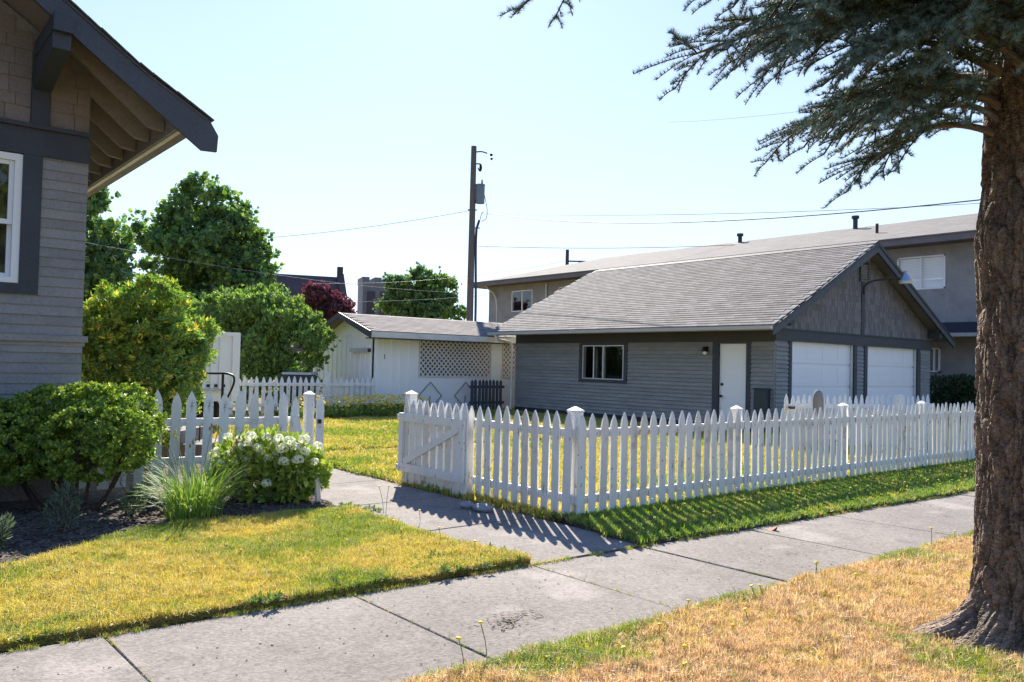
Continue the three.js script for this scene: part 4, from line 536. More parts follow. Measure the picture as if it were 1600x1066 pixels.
// ---------------------------------------------------------------- shrubs and flowers by the house
{
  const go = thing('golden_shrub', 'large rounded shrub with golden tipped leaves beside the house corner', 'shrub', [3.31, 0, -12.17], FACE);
  limbs(go, { p: [[0, 0, 0], [0.05, 0.5, 0], [0, 1.2, 0]], r: 0.07, r1: 0.03 }, [{ p: [[0, 0.2, 0], [-0.4, 0.9, 0], [-0.6, 1.6, 0]], r: 0.035 }, { p: [[0, 0.2, 0], [0.4, 0.9, 0.1], [0.5, 1.7, 0]], r: 0.035 }], twigMat);
  const B = [[200, 500, 50], [255, 498, 52], [225, 480, 38], [175, 540, 52], [272, 550, 50], [225, 555, 70], [195, 600, 58], [268, 605, 52], [285, 530, 38], [155, 525, 42], [225, 640, 60]].map(b => px2(...b, 228, 556, 110));
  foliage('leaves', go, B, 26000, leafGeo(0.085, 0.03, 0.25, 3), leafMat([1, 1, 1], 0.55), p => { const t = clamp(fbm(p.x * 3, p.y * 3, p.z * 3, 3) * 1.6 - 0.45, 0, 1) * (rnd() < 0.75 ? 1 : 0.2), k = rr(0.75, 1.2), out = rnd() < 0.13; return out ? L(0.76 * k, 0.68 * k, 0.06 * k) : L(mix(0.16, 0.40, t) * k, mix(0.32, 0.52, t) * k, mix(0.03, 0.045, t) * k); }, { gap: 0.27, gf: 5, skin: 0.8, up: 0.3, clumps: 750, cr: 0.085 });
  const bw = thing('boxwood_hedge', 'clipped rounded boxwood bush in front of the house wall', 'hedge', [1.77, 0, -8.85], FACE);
  const stems = []; for (let i = 0; i < 9; i++) { const a = i * 0.7, x = rr(-0.7, 0.5); stems.push({ p: [[x * 0.5, 0, 0], [x, 0.35, Math.sin(a) * 0.15], [x * 1.3, 0.8, Math.sin(a) * 0.3]], r: 0.022 }); } limbs(bw, { p: [[0, 0, 0], [-0.1, 0.4, 0], [0, 0.8, 0]], r: 0.04, r1: 0.02 }, stems, twigMat);
  const BB = [[120, 660, 56], [60, 668, 56], [175, 662, 58], [208, 682, 46], [150, 690, 58], [90, 695, 55], [20, 690, 60], [-60, 690, 70], [130, 632, 28], [-130, 690, 70], [40, 700, 50]].map(b => px2(...b, 120, 553, 158));
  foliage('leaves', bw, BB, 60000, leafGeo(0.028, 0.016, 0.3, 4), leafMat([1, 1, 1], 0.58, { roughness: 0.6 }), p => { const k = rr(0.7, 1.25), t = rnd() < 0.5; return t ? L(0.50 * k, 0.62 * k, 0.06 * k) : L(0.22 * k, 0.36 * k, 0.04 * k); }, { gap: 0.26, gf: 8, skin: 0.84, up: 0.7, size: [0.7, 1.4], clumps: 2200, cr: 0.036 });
  const low = thing('low_shrub', 'dark low shrub at the foot of the house wall, left edge', 'shrub', [0.75, 0, -8.6], FACE); mesh('stem', tube([[0, 0, 0], [0.05, 0.3, 0]], 0.03, 4, 5), twigMat, low);
  foliage('leaves', low, [[-0.4, 0.3, 0, 0.36], [-0.9, 0.4, 0, 0.5]], 9000, leafGeo(0.05, 0.02, 0.25, 3), gMat, shade([[0.05, 0.08, 0.02], [0.07, 0.1, 0.03]]), { skin: 0.5, gap: 0.3, floor: 0.02 });
  // hydrangea
  const hy = thing('hydrangea', 'flowering hydrangea with cream white heads before the picket fence', 'shrub', [3.58, 0.02, -8.3], FACE);
  for (let i = 0; i < 14; i++) { const a = rr(-1, 1), b = rr(-1, 1); mesh('stem', tube([[a * 0.1, 0, b * 0.08], [a * 0.35, 0.3, b * 0.2], [a * 0.5, 0.58, b * 0.32]], 0.006, 6, 4), twigMat, hy); }
  const hb = [[380, 720, 34], [420, 715, 38], [460, 722, 38], [480, 740, 26], [365, 745, 26], [405, 752, 38], [450, 755, 36], [425, 775, 26]].map(b => px2(...b, 425, 560, 145, rr(-0.12, 0.12)));
  foliage('leaves', hy, hb, 5200, leafGeo(0.085, 0.05, 0.2), leafMat([1, 1, 1], 0.45), shade([[0.36, 0.48, 0.05], [0.27, 0.4, 0.045], [0.48, 0.56, 0.07]]), { lump: 0.25, lf: 4, gap: 0.3, gf: 5, skin: 0.4, up: 0.5, floor: 0.05 });
  const petals = []; for (let i = 0; i < 150; i++) { const v = new THREE.Vector3(rr(-1, 1), rr(-1, 1), rr(-1, 1)).normalize(); if (v.y < -0.55) continue; const g = new THREE.CircleGeometry(0.014, 5); g.lookAt(v.clone().add(new THREE.Vector3(rr(-0.4, 0.4), rr(-0.4, 0.4), rr(-0.4, 0.4)))); g.translate(v.x * 0.066 * rr(0.85, 1.05), v.y * 0.054, v.z * 0.066 * rr(0.85, 1.05)); petals.push(g); }
  const head = mergeGeometries(petals), pm = leafMat([0.9, 0.9, 0.74], 0.55);
  [[352, 712], [365, 690], [372, 715], [384, 693], [398, 700], [404, 688], [415, 704], [424, 690], [434, 700], [445, 690], [450, 706], [462, 694], [470, 704], [478, 693], [486, 708], [500, 702], [395, 722], [428, 722], [455, 724], [390, 745], [428, 758], [360, 728], [342, 722], [440, 714], [410, 716], [474, 722], [497, 725], [384, 706]].forEach(([x, y]) => { const m = mesh('flower_head', head, pm, hy), q = px2(x, y, 1, 425, 560, 145, rr(0.14, 0.34)); m.position.set(q[0], q[1] + 0.055, q[2]); m.rotation.set(rr(-0.5, 0.5), rr(0, 6), rr(-0.5, 0.5)); m.scale.setScalar(rr(0.6, 1.0)); });
  // day lily clump
  const dl = thing('daylily_clump', 'clump of arching strap leaves before the picket fence', 'plant', [2.62, 0.02, -7.85]); const bl = [];
  for (let i = 0; i < 300; i++) {
    const b0 = rnd() * 6.283, rad = Math.sqrt(rnd()), a = b0 + rr(-0.9, 0.9), l = rr(0.3, 0.82), out = rr(0.1, 0.4) + 0.5 * rad * rnd(), x = Math.cos(b0) * rad * 0.26, z = Math.sin(b0) * rad * 0.2, w = rr(0.005, 0.009), P = [], I = [], N = 7, ca = Math.cos(a), sa = Math.sin(a);
    for (let k = 0; k <= N; k++) { const t = k / N, o = out * t * t * 0.9, y = l * (t - 0.42 * out * 1.6 * t * t * t), ww = w * (1 - t * t * 0.95); P.push(x + ca * o - sa * ww, Math.max(0.01, y), z + sa * o + ca * ww, x + ca * o + sa * ww, Math.max(0.01, y) - 0.001, z + sa * o - ca * ww); if (k < N) { const q = k * 2; I.push(q, q + 1, q + 2, q + 1, q + 3, q + 2); } }
    const g = new THREE.BufferGeometry(); g.setAttribute('position', new THREE.Float32BufferAttribute(P, 3)); g.setIndex(I); g.computeVertexNormals(); bl.push(g);
  }
  const q = Math.floor(bl.length / 3); [[0.24, 0.38, 0.04], [0.33, 0.46, 0.05], [0.18, 0.31, 0.04]].forEach((c, i) => { const m = mesh('leaves', mergeGeometries(bl.slice(i * q, (i + 1) * q)), leafMat(c, 0.42), dl); m.userData.kind = 'stuff'; });
  for (let i = 0; i < 5; i++) { const x = rr(-0.15, 0.25), h = rr(0.72, 0.9), m = mesh('flower_stalk', tube([[x * 0.5, 0, 0], [x, h * 0.6, 0.02], [x * 1.6, h, 0.05]], 0.004, 8, 4), M([0.25, 0.24, 0.1]), dl); for (let k = 0; k < 3; k++) mesh('bud', new THREE.SphereGeometry(0.013, 6, 5).scale(0.8, 1.8, 0.8).translate(x * 1.6 + rr(-0.03, 0.03), h - k * 0.03, 0.05), M(i % 2 ? [0.5, 0.42, 0.05] : [0.25, 0.15, 0.07]), m); }
  // small plants of the bed
  [[1.48, -7.75, 0.42, 'grey green bushy weed in the shade at the lawn edge'], [2.15, -8.15, 0.3, 'small dark weed under the day lily in the bed'], [0.95, -7.35, 0.26, 'low grey weed at the far left of the bed']].forEach(([x, z, h, l]) => {
    const t = thing('bed_weed', l, 'weed', [x, 0.02, z]); for (let i = 0; i < 5; i++) mesh('stem', tube([[0, 0, 0], [rr(-0.06, 0.06), h * 0.5, rr(-0.06, 0.06)], [rr(-0.12, 0.12), h * rr(0.8, 1.1), rr(-0.1, 0.1)]], 0.004, 6, 4), twigMat, t);
    foliage('leaves', t, [[0, h * 0.35, 0, h * 0.4], [0.05, h * 0.7, 0, h * 0.28]], 420, leafGeo(0.05, 0.014), gMat, shade([[0.12, 0.17, 0.09], [0.09, 0.13, 0.06]]), { gap: 0.15, skin: 0.1, up: 1 });
  });
  // mulch chips
  const chips = []; for (let i = 0; i < 5200; i++) { const x = rr(-0.4, 4.3), z = rr(-9.2, -6.4); if (!inside(bedPoly, x, z)) continue; const k = rr(0.25, 1.1); chips.push([TRS(x, 0.026, z, rr(-0.4, 0.4), rnd() * 6, rr(-0.4, 0.4), rr(0.5, 1.6), rr(0.5, 1.2), rr(0.5, 1.5)), L(0.16 * k, 0.115 * k, 0.09 * k)]); }
  copies('mulch', new THREE.BoxGeometry(0.05, 0.008, 0.018), M([1, 1, 1], { roughness: 1 }), chips).userData = { kind: 'stuff', label: 'brown bark mulch on the planting bed', category: 'mulch' };
}

// ---------------------------------------------------------------- weeds, flowers, litter
{
  const wl = leafGeo(0.11, 0.035, 0.2, 6), list = [], add = (x, z, s, y = 0.03) => list.push([TRS(x, y, z, rr(-0.2, 0.2), rnd() * 6.28, rr(-0.2, 0.2), s, s * rr(0.5, 1), s), shade([[0.15, 0.25, 0.035], [0.2, 0.3, 0.04], [0.11, 0.19, 0.035]])()]);
  for (let i = 0; i < 2300; i++) { const x = 5.5 + 13 * Math.pow(rnd(), 1.3), z = rr(-6.0, farZ(x) - 0.02); if (inside(vergePoly, x, z) && fbm(x * 2, z * 3, 71, 3) > 0.42) add(x, z, rr(0.4, 0.95)); }
  for (let i = 0; i < 90; i++) { const x = rr(3.2, 4.15), z = rr(-5.3, -4.72); if (fbm(x * 4, z * 4, 12, 2) > 0.45) add(x, z, rr(0.35, 0.75), 0.04); }
  [[2.05, -4.86], [2.12, -4.84], [2.0, -4.88], [2.6, -4.95], [2.9, -4.9], [0.75, -5.1], [3.4, -4.8]].forEach(([x, z]) => { for (let i = 0; i < 4; i++) add(x + rr(-0.05, 0.05), z + rr(-0.05, 0.05), rr(0.5, 0.9), 0.04); });
  for (let i = 0; i < 260; i++) { const z = rr(-7.6, -5.95), x = 5.66 + rr(-0.12, 0.1); add(x, z, rr(0.35, 0.9), 0.005); }
  for (let i = 0; i < 160; i++) { const x = rr(2.4, 9), z = nearZ(x) + rr(0.05, 1.2); if (fbm(x * 2, z * 2, 17, 2) > 0.6) add(x, z, rr(0.3, 0.6), 0.015); }
  for (let i = 0; i < 60; i++) add(rr(4.0, 4.35), rr(-7.9, -7.3), rr(0.3, 0.7), 0.0);
  copies('broadleaf_weeds', wl, gMat, list).userData = { kind: 'stuff', label: 'broad leaved green weeds along fence and paving edges', category: 'weeds' };
  const fl = new THREE.SphereGeometry(0.015, 8, 5).scale(1, 0.45, 1), yel = M([0.82, 0.60, 0.02], { roughness: 0.7 }), stemM = M([0.13, 0.19, 0.04]);
  const dots = []; for (let i = 0; i < 260; i++) { const x = 6.4 + 12 * Math.pow(rnd(), 0.9), z = rr(-5.85, farZ(x) - 0.1); dots.push([TRS(x, rr(0.09, 0.24), z, rr(-0.3, 0.3), 0, rr(-0.3, 0.3), rr(0.6, 1.0)), L(1, rr(0.85, 1.05), 1)]); }
  copies('verge_flowers', fl, yel, dots).userData = { kind: 'stuff', label: 'yellow weed flowers in the verge below the pickets', category: 'flowers' };
  const dand = (label, group, pts) => pts.forEach(([x, z, h, y = 0]) => { h *= rr(0.6, 1.15); const t = thing('yellow_weed_flower', label, 'flower', [x, y, z], 0, group), a = rr(-0.25, 0.25) * h, b = rr(-0.2, 0.2) * h; mesh('stem', tube([[0, 0, 0], [a * 0.3, h * 0.5, b * 0.3], [a, h, b]], 0.0028, 8, 4), stemM, t); const f = mesh('flower', fl, yel, t); f.position.set(a, h, b); f.rotation.set(rr(-0.4, 0.4), 0, rr(-0.4, 0.4)); });
  dand('yellow flower on a bare stem at the edge of the parched strip', 'yellow flowers along the parched strip', [[2.46, -3.3, 0.16], [2.6, -3.29, 0.2], [4.1, -3.2, 0.1], [4.75, -3.15, 0.13], [4.85, -3.16, 0.11], [5.6, -3.2, 0.17], [5.66, -3.22, 0.13], [7.45, -3.16, 0.16], [7.9, -3.15, 0.12], [3.6, -3.0, 0.1], [3.2, -2.9, 0.1], [3.5, -2.75, 0.08], [4.0, -2.8, 0.1], [4.3, -2.9, 0.12], [3.3, -2.6, 0.08], [5.0, -2.7, 0.08], [5.6, -2.9, 0.1], [6.3, -2.9, 0.1]].map(([x, z, h]) => [x, z, h, 0.015]));
  dand('yellow flower standing on the front lawn near the walkway', 'yellow flowers on the front lawn', [[3.7, -5.9, 0.12], [3.85, -6.3, 0.14], [3.3, -5.5, 0.09], [3.95, -5.2, 0.14], [4.0, -6.9, 0.16], [3.6, -6.8, 0.1], [2.4, -6.1, 0.07], [3.9, -5.6, 0.13]].map(([x, z, h]) => [x, z, h, 0.03]));
  dand('tall yellow weed flower growing out of the walkway crack', 'yellow flowers in the walkway cracks', [[4.3, -7.2, 0.25], [4.45, -7.4, 0.3], [5.35, -6.75, 0.42], [4.35, -6.6, 0.2], [5.2, -6.4, 0.1]]);
  // flower patch before the shed
  const fp = thing('flower_patch', 'sunny patch of yellow flowers before the white shed', 'flowers', [11.6, 0, -19.6], 0); fp.userData.kind = 'stuff';
  const lv = [], ff = []; for (let i = 0; i < 1900; i++) { const x = rr(-2.8, 1.2), z = rr(-0.9, 0.7), k = fbm(x * 1.2, z * 2, 61, 3); if (k < 0.42) continue; lv.push([TRS(x, 0, z, rr(-0.2, 0.2), rnd() * 6, rr(-0.2, 0.2), rr(1.6, 3.8)), shade([[0.2, 0.3, 0.04], [0.28, 0.36, 0.04], [0.12, 0.2, 0.03]])()]); if (k > 0.5 && rnd() < 0.55) ff.push([TRS(x, rr(0.25, 0.62), z + 0.1, rr(-0.4, 0.4), 0, 0, rr(1.6, 2.6)), L(1, rr(0.85, 1.1), 1)]); }
  copies('leaves', wl, gMat, lv, fp); copies('flowers', fl, yel, ff, fp);
  // stones, leaf, debris
  const stone = (l, x, z, sx, sy, sz) => { const t = thing('stone', l, 'stone', [x, 0, z]), g = new THREE.IcosahedronGeometry(0.1, 3), P = g.attributes.position; for (let i = 0; i < P.count; i++) { const k = 0.75 + 0.5 * fbm(P.getX(i) * 14 + x * 9, P.getY(i) * 14, P.getZ(i) * 14, 3); P.setXYZ(i, P.getX(i) * k * sx, P.getY(i) * k * sy, P.getZ(i) * k * sz); } g.computeVertexNormals(); g.translate(0, 0.03, 0); mesh('rock', g, painted([0.3, 0.31, 0.34], { roughness: 0.9 }), t); };
  stone('larger grey stone lying below the end of the gate', 5.24, -6.78, 1.0, 0.5, 1.2); stone('smaller grey stone behind its neighbour below the gate', 5.2, -7.0, 0.7, 0.45, 0.8);
  const lf = thing('fallen_leaf', 'curled red brown leaf at the edge of the verge', 'leaf', [6.98, 0.012, -4.5]); mesh('blade', leafGeo(0.12, 0.09, 0.4).rotateX(1.3), M([0.32, 0.07, 0.03], { side: THREE.DoubleSide }), lf);
  const db = thing('leaf_litter', 'little heap of dry twigs and crumbs on the sidewalk', 'litter', [3.17, 0.004, -3.78]); db.userData.kind = 'stuff'; const dl = []; for (let i = 0; i < 60; i++) { const a = rnd() * 6.28, r = 0.2 * Math.pow(rnd(), 0.8), k = rr(0.6, 2.4); dl.push([TRS(Math.cos(a) * r * 1.3, rr(0.002, 0.012), Math.sin(a) * r * 0.7, rr(-0.3, 0.3), rnd() * 6, rr(-0.3, 0.3), rr(0.2, 0.8), 0.5, rr(0.3, 0.6)), L(0.12 * k, 0.09 * k, 0.06 * k)]); } copies('crumbs', new THREE.BoxGeometry(0.05, 0.006, 0.012), M([1, 1, 1]), dl, db);
  const bits = []; for (let i = 0; i < 260; i++) { const x = rr(0.5, 12), z = rr(farZ(x), nearZ(x)); const k = rr(0.5, 1.5); bits.push([TRS(x, 0.004, z, 0, rnd() * 6, 0, rr(0.15, 0.5), 0.5, rr(0.15, 0.5)), L(0.09 * k, 0.075 * k, 0.05 * k)]); } copies('sidewalk_crumbs', new THREE.BoxGeometry(0.03, 0.006, 0.014), M([1, 1, 1]), bits).userData = { kind: 'stuff', label: 'specks of dry leaf scattered on the sidewalk', category: 'litter' };
}

// ---------------------------------------------------------------- trailer and stair rail behind the left fence
{
  const t = thing('cargo_trailer', 'white ribbed trailer standing behind the golden shrub', 'trailer', [5.9, 0, -17.75], FACE + 0.5); const wm = M([0.82, 0.82, 0.84], { roughness: 0.4 });
  mesh('body', [bx(1.9, 1.5, 2.2, -0.1, 1.34, -1.1)], wm, t); for (let i = 0; i < 9; i++) mesh('rib', bx(0.055, 1.15, 0.035, -0.9 + i * 0.17, 1.44, 0.018), wm, t); mesh('corner_post', bx(0.16, 1.5, 0.05, 0.78, 1.34, 0.02), wm, t); mesh('top_trim', bx(1.9, 0.08, 0.05, -0.1, 2.06, 0.025), wm, t); mesh('bumper', bx(1.5, 0.06, 0.06, -0.2, 0.84, 0.03), M([0.5, 0.5, 0.52]), t); for (let i = 0; i < 5; i++) mesh('marker', bx(0.06, 0.06, 0.03, -0.1 + i * 0.16, 0.93, 0.02), blackIron, t);
  for (const x of [-0.7, 0.5]) { const w = mesh('wheel', new THREE.TorusGeometry(0.2, 0.09, 10, 24).rotateY(Math.PI / 2).translate(x, 0.29, -0.9), M([0.02, 0.02, 0.02]), t); mesh('rim', new THREE.CylinderGeometry(0.14, 0.14, 0.1, 16).rotateZ(Math.PI / 2).translate(x, 0.29, -0.9), steel, w); } mesh('axle', bx(1.2, 0.5, 0.1, -0.1, 0.42, -0.9), blackIron, t);
  const r = thing('stair_rail', 'black iron stair handrail behind the left picket fence', 'railing', [4.6, 0, -13.05], FACE);
  mesh('top_rail', tube([[-1.2, 1.29, 0], [0, 1.29, 0], [0.2, 1.29, 0], [0.31, 1.25, 0], [0.32, 1.15, 0], [0.2, 0.86, 0], [0.1, 0.7, 0]], 0.018, 40, 8), blackIron, r); for (const x of [-0.55, -0.2, 0.14]) mesh('baluster', new THREE.CylinderGeometry(x > 0 ? 0.022 : 0.011, x > 0 ? 0.022 : 0.011, 1.26, 8).translate(x, 0.66, 0), blackIron, r);
  mesh('step', [bx(1.2, 0.2, 1.0, -0.5, 0.1, 0), bx(0.8, 0.2, 1.0, -0.7, 0.3, 0)], concrete, r);
}

// ---------------------------------------------------------------- cedar at the right
{
  const ce = thing('cedar_tree', 'big blue green cedar with furrowed brown trunk at the right edge', 'tree', [5.43, 0, -1.69], FACE);
  { // furrowed trunk with flared roots
    const NU = 340, NV = 950, NC = 58, Hh = 9, P = [], U = [], I = [], C = [];
    for (let j = 0; j <= NV; j++) { const t = j / NV, y = Hh * Math.pow(t, 1.55) - 0.08; for (let i = 0; i <= NU; i++) {
      const a = i / NU * 6.2832, ca = Math.cos(a), sa = Math.sin(a); let r = mix(0.31, 0.19, clamp(y / Hh, 0, 1)) + 0.03 * Math.exp(-Math.max(0, y) / 0.15);
      const lobe = (c, n) => Math.pow(Math.max(0, Math.cos(a - c)), n), rootL = Math.max(lobe(3.2, 16), 0.75 * lobe(2.75, 22), 0.3 * lobe(3.0, 4)), rootF = Math.max(lobe(1.9, 12), 0.7 * lobe(1.3, 14)), rootB = Math.pow(Math.max(0, Math.cos(a + 1.6)), 5);
      r += (0.66 * rootL + 0.16 * rootF + 0.22 * rootB) * Math.exp(-Math.pow(Math.max(0, y + 0.08) / 0.16, 1.5));
      r += 0.05 * (fbm(ca * 1.3, y * 0.9, sa * 1.3 + 4, 3) - 0.5) + 0.05 * Math.exp(-Math.pow((y - 2.35) / 0.22, 2)) * Math.pow(Math.max(0, Math.cos(a - 3.0)), 3);
      const wu = (fbm(ca * 3, y * 2.5, sa * 3, 3) - 0.5) * 4, wv = (fbm(ca * 4, y * 3, sa * 4 + 20, 2) - 0.5) * 1.6, u = i / NU * NC + wu, q = y / 0.19 + wv, iu = Math.floor(u), iq = Math.floor(q); let d1 = 9, d2 = 9, id = 0;
      for (let m = -1; m < 2; m++) for (let n = -1; n < 2; n++) { const cu = ((iu + m) % NC + NC) % NC, h1 = hash(cu, iq + n, 5), dx = iu + m + h1 - u, dy = iq + n + hash(cu, iq + n, 6) - q, dd = Math.hypot(dx, dy); if (dd < d1) { d2 = d1; d1 = dd; id = hash(cu, iq + n, 7); } else if (dd < d2) d2 = dd; }
      const pl = clamp((d2 - d1) * 3.2, 0, 1); r += 0.034 * Math.pow(pl, 0.45) + 0.016 * (id - 0.5) + 0.03 * (fbm(ca * 5, y * 2, sa * 5, 2) - 0.5) + 0.011 * (fbm(ca * 44, y * 30, sa * 44, 3) - 0.5); const tone = 0.8 + 0.5 * id; C.push(tone, tone * 0.97, tone * 0.93);
      P.push(ca * r, y, sa * r); U.push(i / NU * 2, y * 1.0);
    } }
    for (let j = 0; j < NV; j++) for (let i = 0; i < NU; i++) { const a = j * (NU + 1) + i, b = a + NU + 1; I.push(a, b, a + 1, b, b + 1, a + 1); }
    const g = new THREE.BufferGeometry(); g.setAttribute('position', new THREE.Float32BufferAttribute(P, 3)); g.setAttribute('uv', new THREE.Float32BufferAttribute(U, 2)); g.setAttribute('color', new THREE.Float32BufferAttribute(C, 3)); g.setIndex(I); g.computeVertexNormals();
    mesh('trunk', g, M([1, 0.95, 0.9], { map: bark, bumpMap: barkBump, bumpScale: 0.03, roughness: 0.95, vertexColors: true }), ce);
  }
  // boughs: [start height, azimuth (0 = image right, pi = image left, +pi/2 = towards viewer), length, rise at the end, sprays]
  const boughs = [
    [3.55, 3.10, 2.1, -0.10], [3.5, 2.9, 1.8, -0.12], [3.62, 2.6, 1.7, -0.05], [3.4, 2.3, 1.3, -0.05], [3.3, 2.75, 1.5, -0.1], [3.5, 1.9, 1.1, 0], [3.3, 1.7, 0.8, 0], [3.72, 3.2, 1.7, -0.05], [3.85, 2.95, 1.8, -0.08, 1.6], [3.75, 2.45, 1.5, 0], [3.2, 3.05, 1.3, -0.12], [3.62, 1.3, 1.0, 0],  [3.15, 3.25, 1.45, -0.12], [3.1, 2.85, 1.2, -0.12], [2.95, 3.3, 1.0, -0.16], [3.02, 3.05, 0.9, -0.1], [3.65, 3.0, 1.3, -0.05], [3.5, 2.6, 1.0, 0], [3.75, 3.3, 1.5, -0.06], [3.45, 2.1, 0.9, 0.02], [3.6, 2.95, 1.6, -0.1], [3.75, 2.75, 1.7, -0.05], [3.9, 3.35, 1.8, -0.1, 2], [3.3, 2.5, 1.2, 0.0], [3.35, 3.8, 1.3, -0.05], [4.1, 3.05, 1.9, -0.12], [4.35, 2.8, 2.1, -0.1], [4.4, 3.3, 2.5, -0.08, 2],
    [3.1, 2.0, 0.9, 0.05], [3.45, 1.6, 1.1, 0.0], [3.2, 1.15, 0.9, 0.05], [3.7, 2.2, 1.5, 0.0], [3.9, 1.3, 1.3, 0.05], [4.5, 2.97, 3.5, -0.25, 3.6], [4.5, 3.2, 3.0, -0.25, 4], [4.45, 3.05, 2.6, -0.2, 3.4], [4.5, 2.4, 2.0, 0], [3.4, 4.4, 1.4, 0], [3.8, 5.2, 1.8, 0], [4.4, 0.2, 2.2, 0], [4.0, 0.7, 1.8, 0], [5.2, 2.9, 2.6, 0.1], [5.6, 3.8, 2.4, 0.1], [5.4, 1.6, 2.2, 0.1], [5.8, 5.0, 2.4, 0.1], [6.4, 2.6, 2.0, 0.1], [6.8, 4.2, 2.0, 0.1], [7.2, 0.8, 1.8, 0.1], [7.8, 3.2, 1.6, 0.1]
  ];
  const twigs = [], rosettes = [], colr = shade([[0.12, 0.205, 0.195], [0.16, 0.25, 0.235], [0.09, 0.16, 0.14], [0.20, 0.28, 0.23]], 0.75, 1.25), litTint = shade([[0.2, 0.25, 0.09], [0.16, 0.22, 0.1]]);  // yellow-green set for some boughs: sunlit look put into the needle colour
  const v = new THREE.Vector3(), Y = new THREE.Vector3(0, 1, 0), qq = new THREE.Quaternion(), q2 = new THREE.Quaternion(), sc = new THREE.Vector3();
  const ros = (p, d, s, c) => { qq.setFromUnitVectors(Y, d).multiply(q2.setFromAxisAngle(Y, rnd() * 6.28)); rosettes.push([new THREE.Matrix4().compose(p, qq, sc.set(s, s, s)), c]); };
  const spray = (p0, dir, len, dens, isLit) => {   // one twig with rosettes and side shoots
    const p1 = p0.clone().addScaledVector(dir, len * 0.5), p2 = p0.clone().addScaledVector(dir, len); p1.y += 0.015; p2.y -= len * len * rr(0.05, 0.35);
    const c = new THREE.QuadraticBezierCurve3(p0, p1, p2); twigs.push(new THREE.TubeGeometry(c, 4, 0.0035, 3)); const n = Math.max(3, len / 0.0175 * dens);
    for (let i = 0; i < n; i++) { const t = i / n, p = c.getPoint(t), d = c.getTangent(t).multiplyScalar(0.35); d.x += rr(-0.6, 0.6); d.z += rr(-0.6, 0.6); d.y += rr(0.1, 1); d.normalize(); ros(p, d, rr(0.9, 1.4), isLit && rnd() < 0.7 ? litTint() : colr()); }
    return c;
  };
  for (const [h, az, len, rise, sparse = 1] of boughs) {
    const vis = h < 4.8, dens = vis ? 1 : 0.35, d = new THREE.Vector3(Math.cos(az), 0, Math.sin(az)), s = new THREE.Vector3(-d.z, 0, d.x), pts = [];
    for (let k = 0; k <= 5; k++) { const t = k / 5; pts.push(new THREE.Vector3(0, h, 0).addScaledVector(d, 0.2 + (len - 0.2) * t).addScaledVector(s, Math.sin(t * 3 + az * 5) * 0.08 * len * 0.5).add(v.set(0, 0.12 * Math.sin(t * 3.1) + rise * t * t * len * 0.9, 0))); }
    const c = new THREE.CatmullRomCurve3(pts); mesh('bough', tube(pts.map(p => p.toArray()), 0.035 * Math.sqrt(len / 2), 20, 7, 0.006), barkMat, ce);
    const bf = rnd() < 0.22, sub = (p0, dir, l) => {            // a side branch with its own twigs
      const e1 = p0.clone().addScaledVector(dir, l * 0.5), e2 = p0.clone().addScaledVector(dir, l); e1.y += l * rr(0, 0.12); e2.y -= l * rr(-0.05, 0.45); const cc = new THREE.QuadraticBezierCurve3(p0, e1, e2), sx = new THREE.Vector3(-dir.z, 0, dir.x).normalize(); twigs.push(new THREE.TubeGeometry(cc, 5, 0.0055, 4));
      for (let x = 0.03; x < l; x += (vis ? 0.034 : 0.11) * rr(0.6, 1.4)) { const t = x / l, p = cc.getPoint(t), tg = cc.getTangent(t), q = tg.clone().multiplyScalar(rr(0.4, 1)).addScaledVector(sx, (rnd() < 0.5 ? -1 : 1) * rr(0.4, 1)); q.y += rr(-0.45, 0.35); q.normalize(); spray(p, q, rr(0.06, 0.2) * mix(1.1, 0.6, t), dens, bf); }
      spray(e2, dir.clone(), rr(0.08, 0.2), dens, bf);
    };
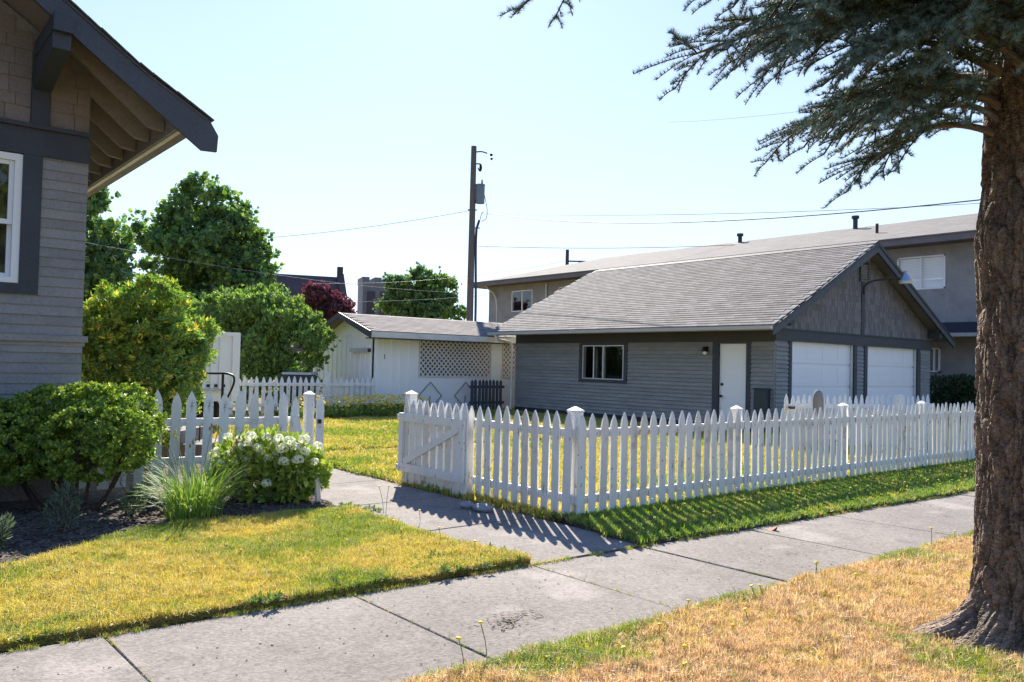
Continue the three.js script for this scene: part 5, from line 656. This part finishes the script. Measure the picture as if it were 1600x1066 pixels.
    for (let x = rr(0.2, 0.35), k = 0; x < len; x += (vis ? 0.105 * sparse : 0.24) * rr(0.6, 1.5), k++) { const t = x / len, p = c.getPointAt(t), tg = c.getTangentAt(t), dir = tg.clone().multiplyScalar(rr(0.5, 1.1)).addScaledVector(s, (k % 2 ? 1 : -1) * rr(0.35, 1)); dir.y += rr(-0.45, 0.2); dir.normalize(); sub(p, dir, mix(0.75, 0.28, t) * rr(0.45, 1.2) * Math.min(1, len / 1.7 + 0.2)); }
    for (let x = 0.3; x < len; x += vis ? 0.05 * sparse * sparse : 0.15) { const t = x / len, dir = new THREE.Vector3(rr(-1, 1), rr(-0.6, 0.8), rr(-1, 1)).normalize(); spray(c.getPointAt(t), dir, rr(0.05, 0.16), dens, bf); }
    for (let k = 0; k < 4; k++) { const dir = d.clone(); dir.y -= rr(0.1, 0.7); dir.addScaledVector(s, rr(-0.5, 0.5)).normalize(); spray(c.getPointAt(rr(0.85, 1)), dir, rr(0.15, 0.4), dens * 0.8, false); }
  }
  const nd = []; for (let i = 0; i < 22; i++) { const a = i * 2.4, t = rr(0.2, 1.3), l = rr(0.022, 0.036), w = 0.0011, g = new THREE.BufferGeometry(), dx = Math.cos(a) * Math.sin(t), dz = Math.sin(a) * Math.sin(t), dy = Math.cos(t), sx = -Math.sin(a) * w, sz = Math.cos(a) * w; g.setAttribute('position', new THREE.Float32BufferAttribute([-sx, 0, -sz, sx, 0, sz, dx * l, dy * l, dz * l], 3)); g.setAttribute('normal', new THREE.Float32BufferAttribute([-dx, dy + 0.5, -dz, -dx, dy + 0.5, -dz, -dx, dy + 0.5, -dz], 3)); nd.push(g); }
  const ng = mergeGeometries(nd); ng.computeVertexNormals();
  const tm = mesh('twigs', twigs, twigMat, ce); tm.userData.kind = 'stuff';
  copies('needles', ng, M([1, 1, 1], { roughness: 0.6, side: THREE.DoubleSide }), rosettes, ce);
  console.log('rosettes', rosettes.length, 'twigs', twigs.length, 'grass', blades);
}
renderer.render(scene, camera);
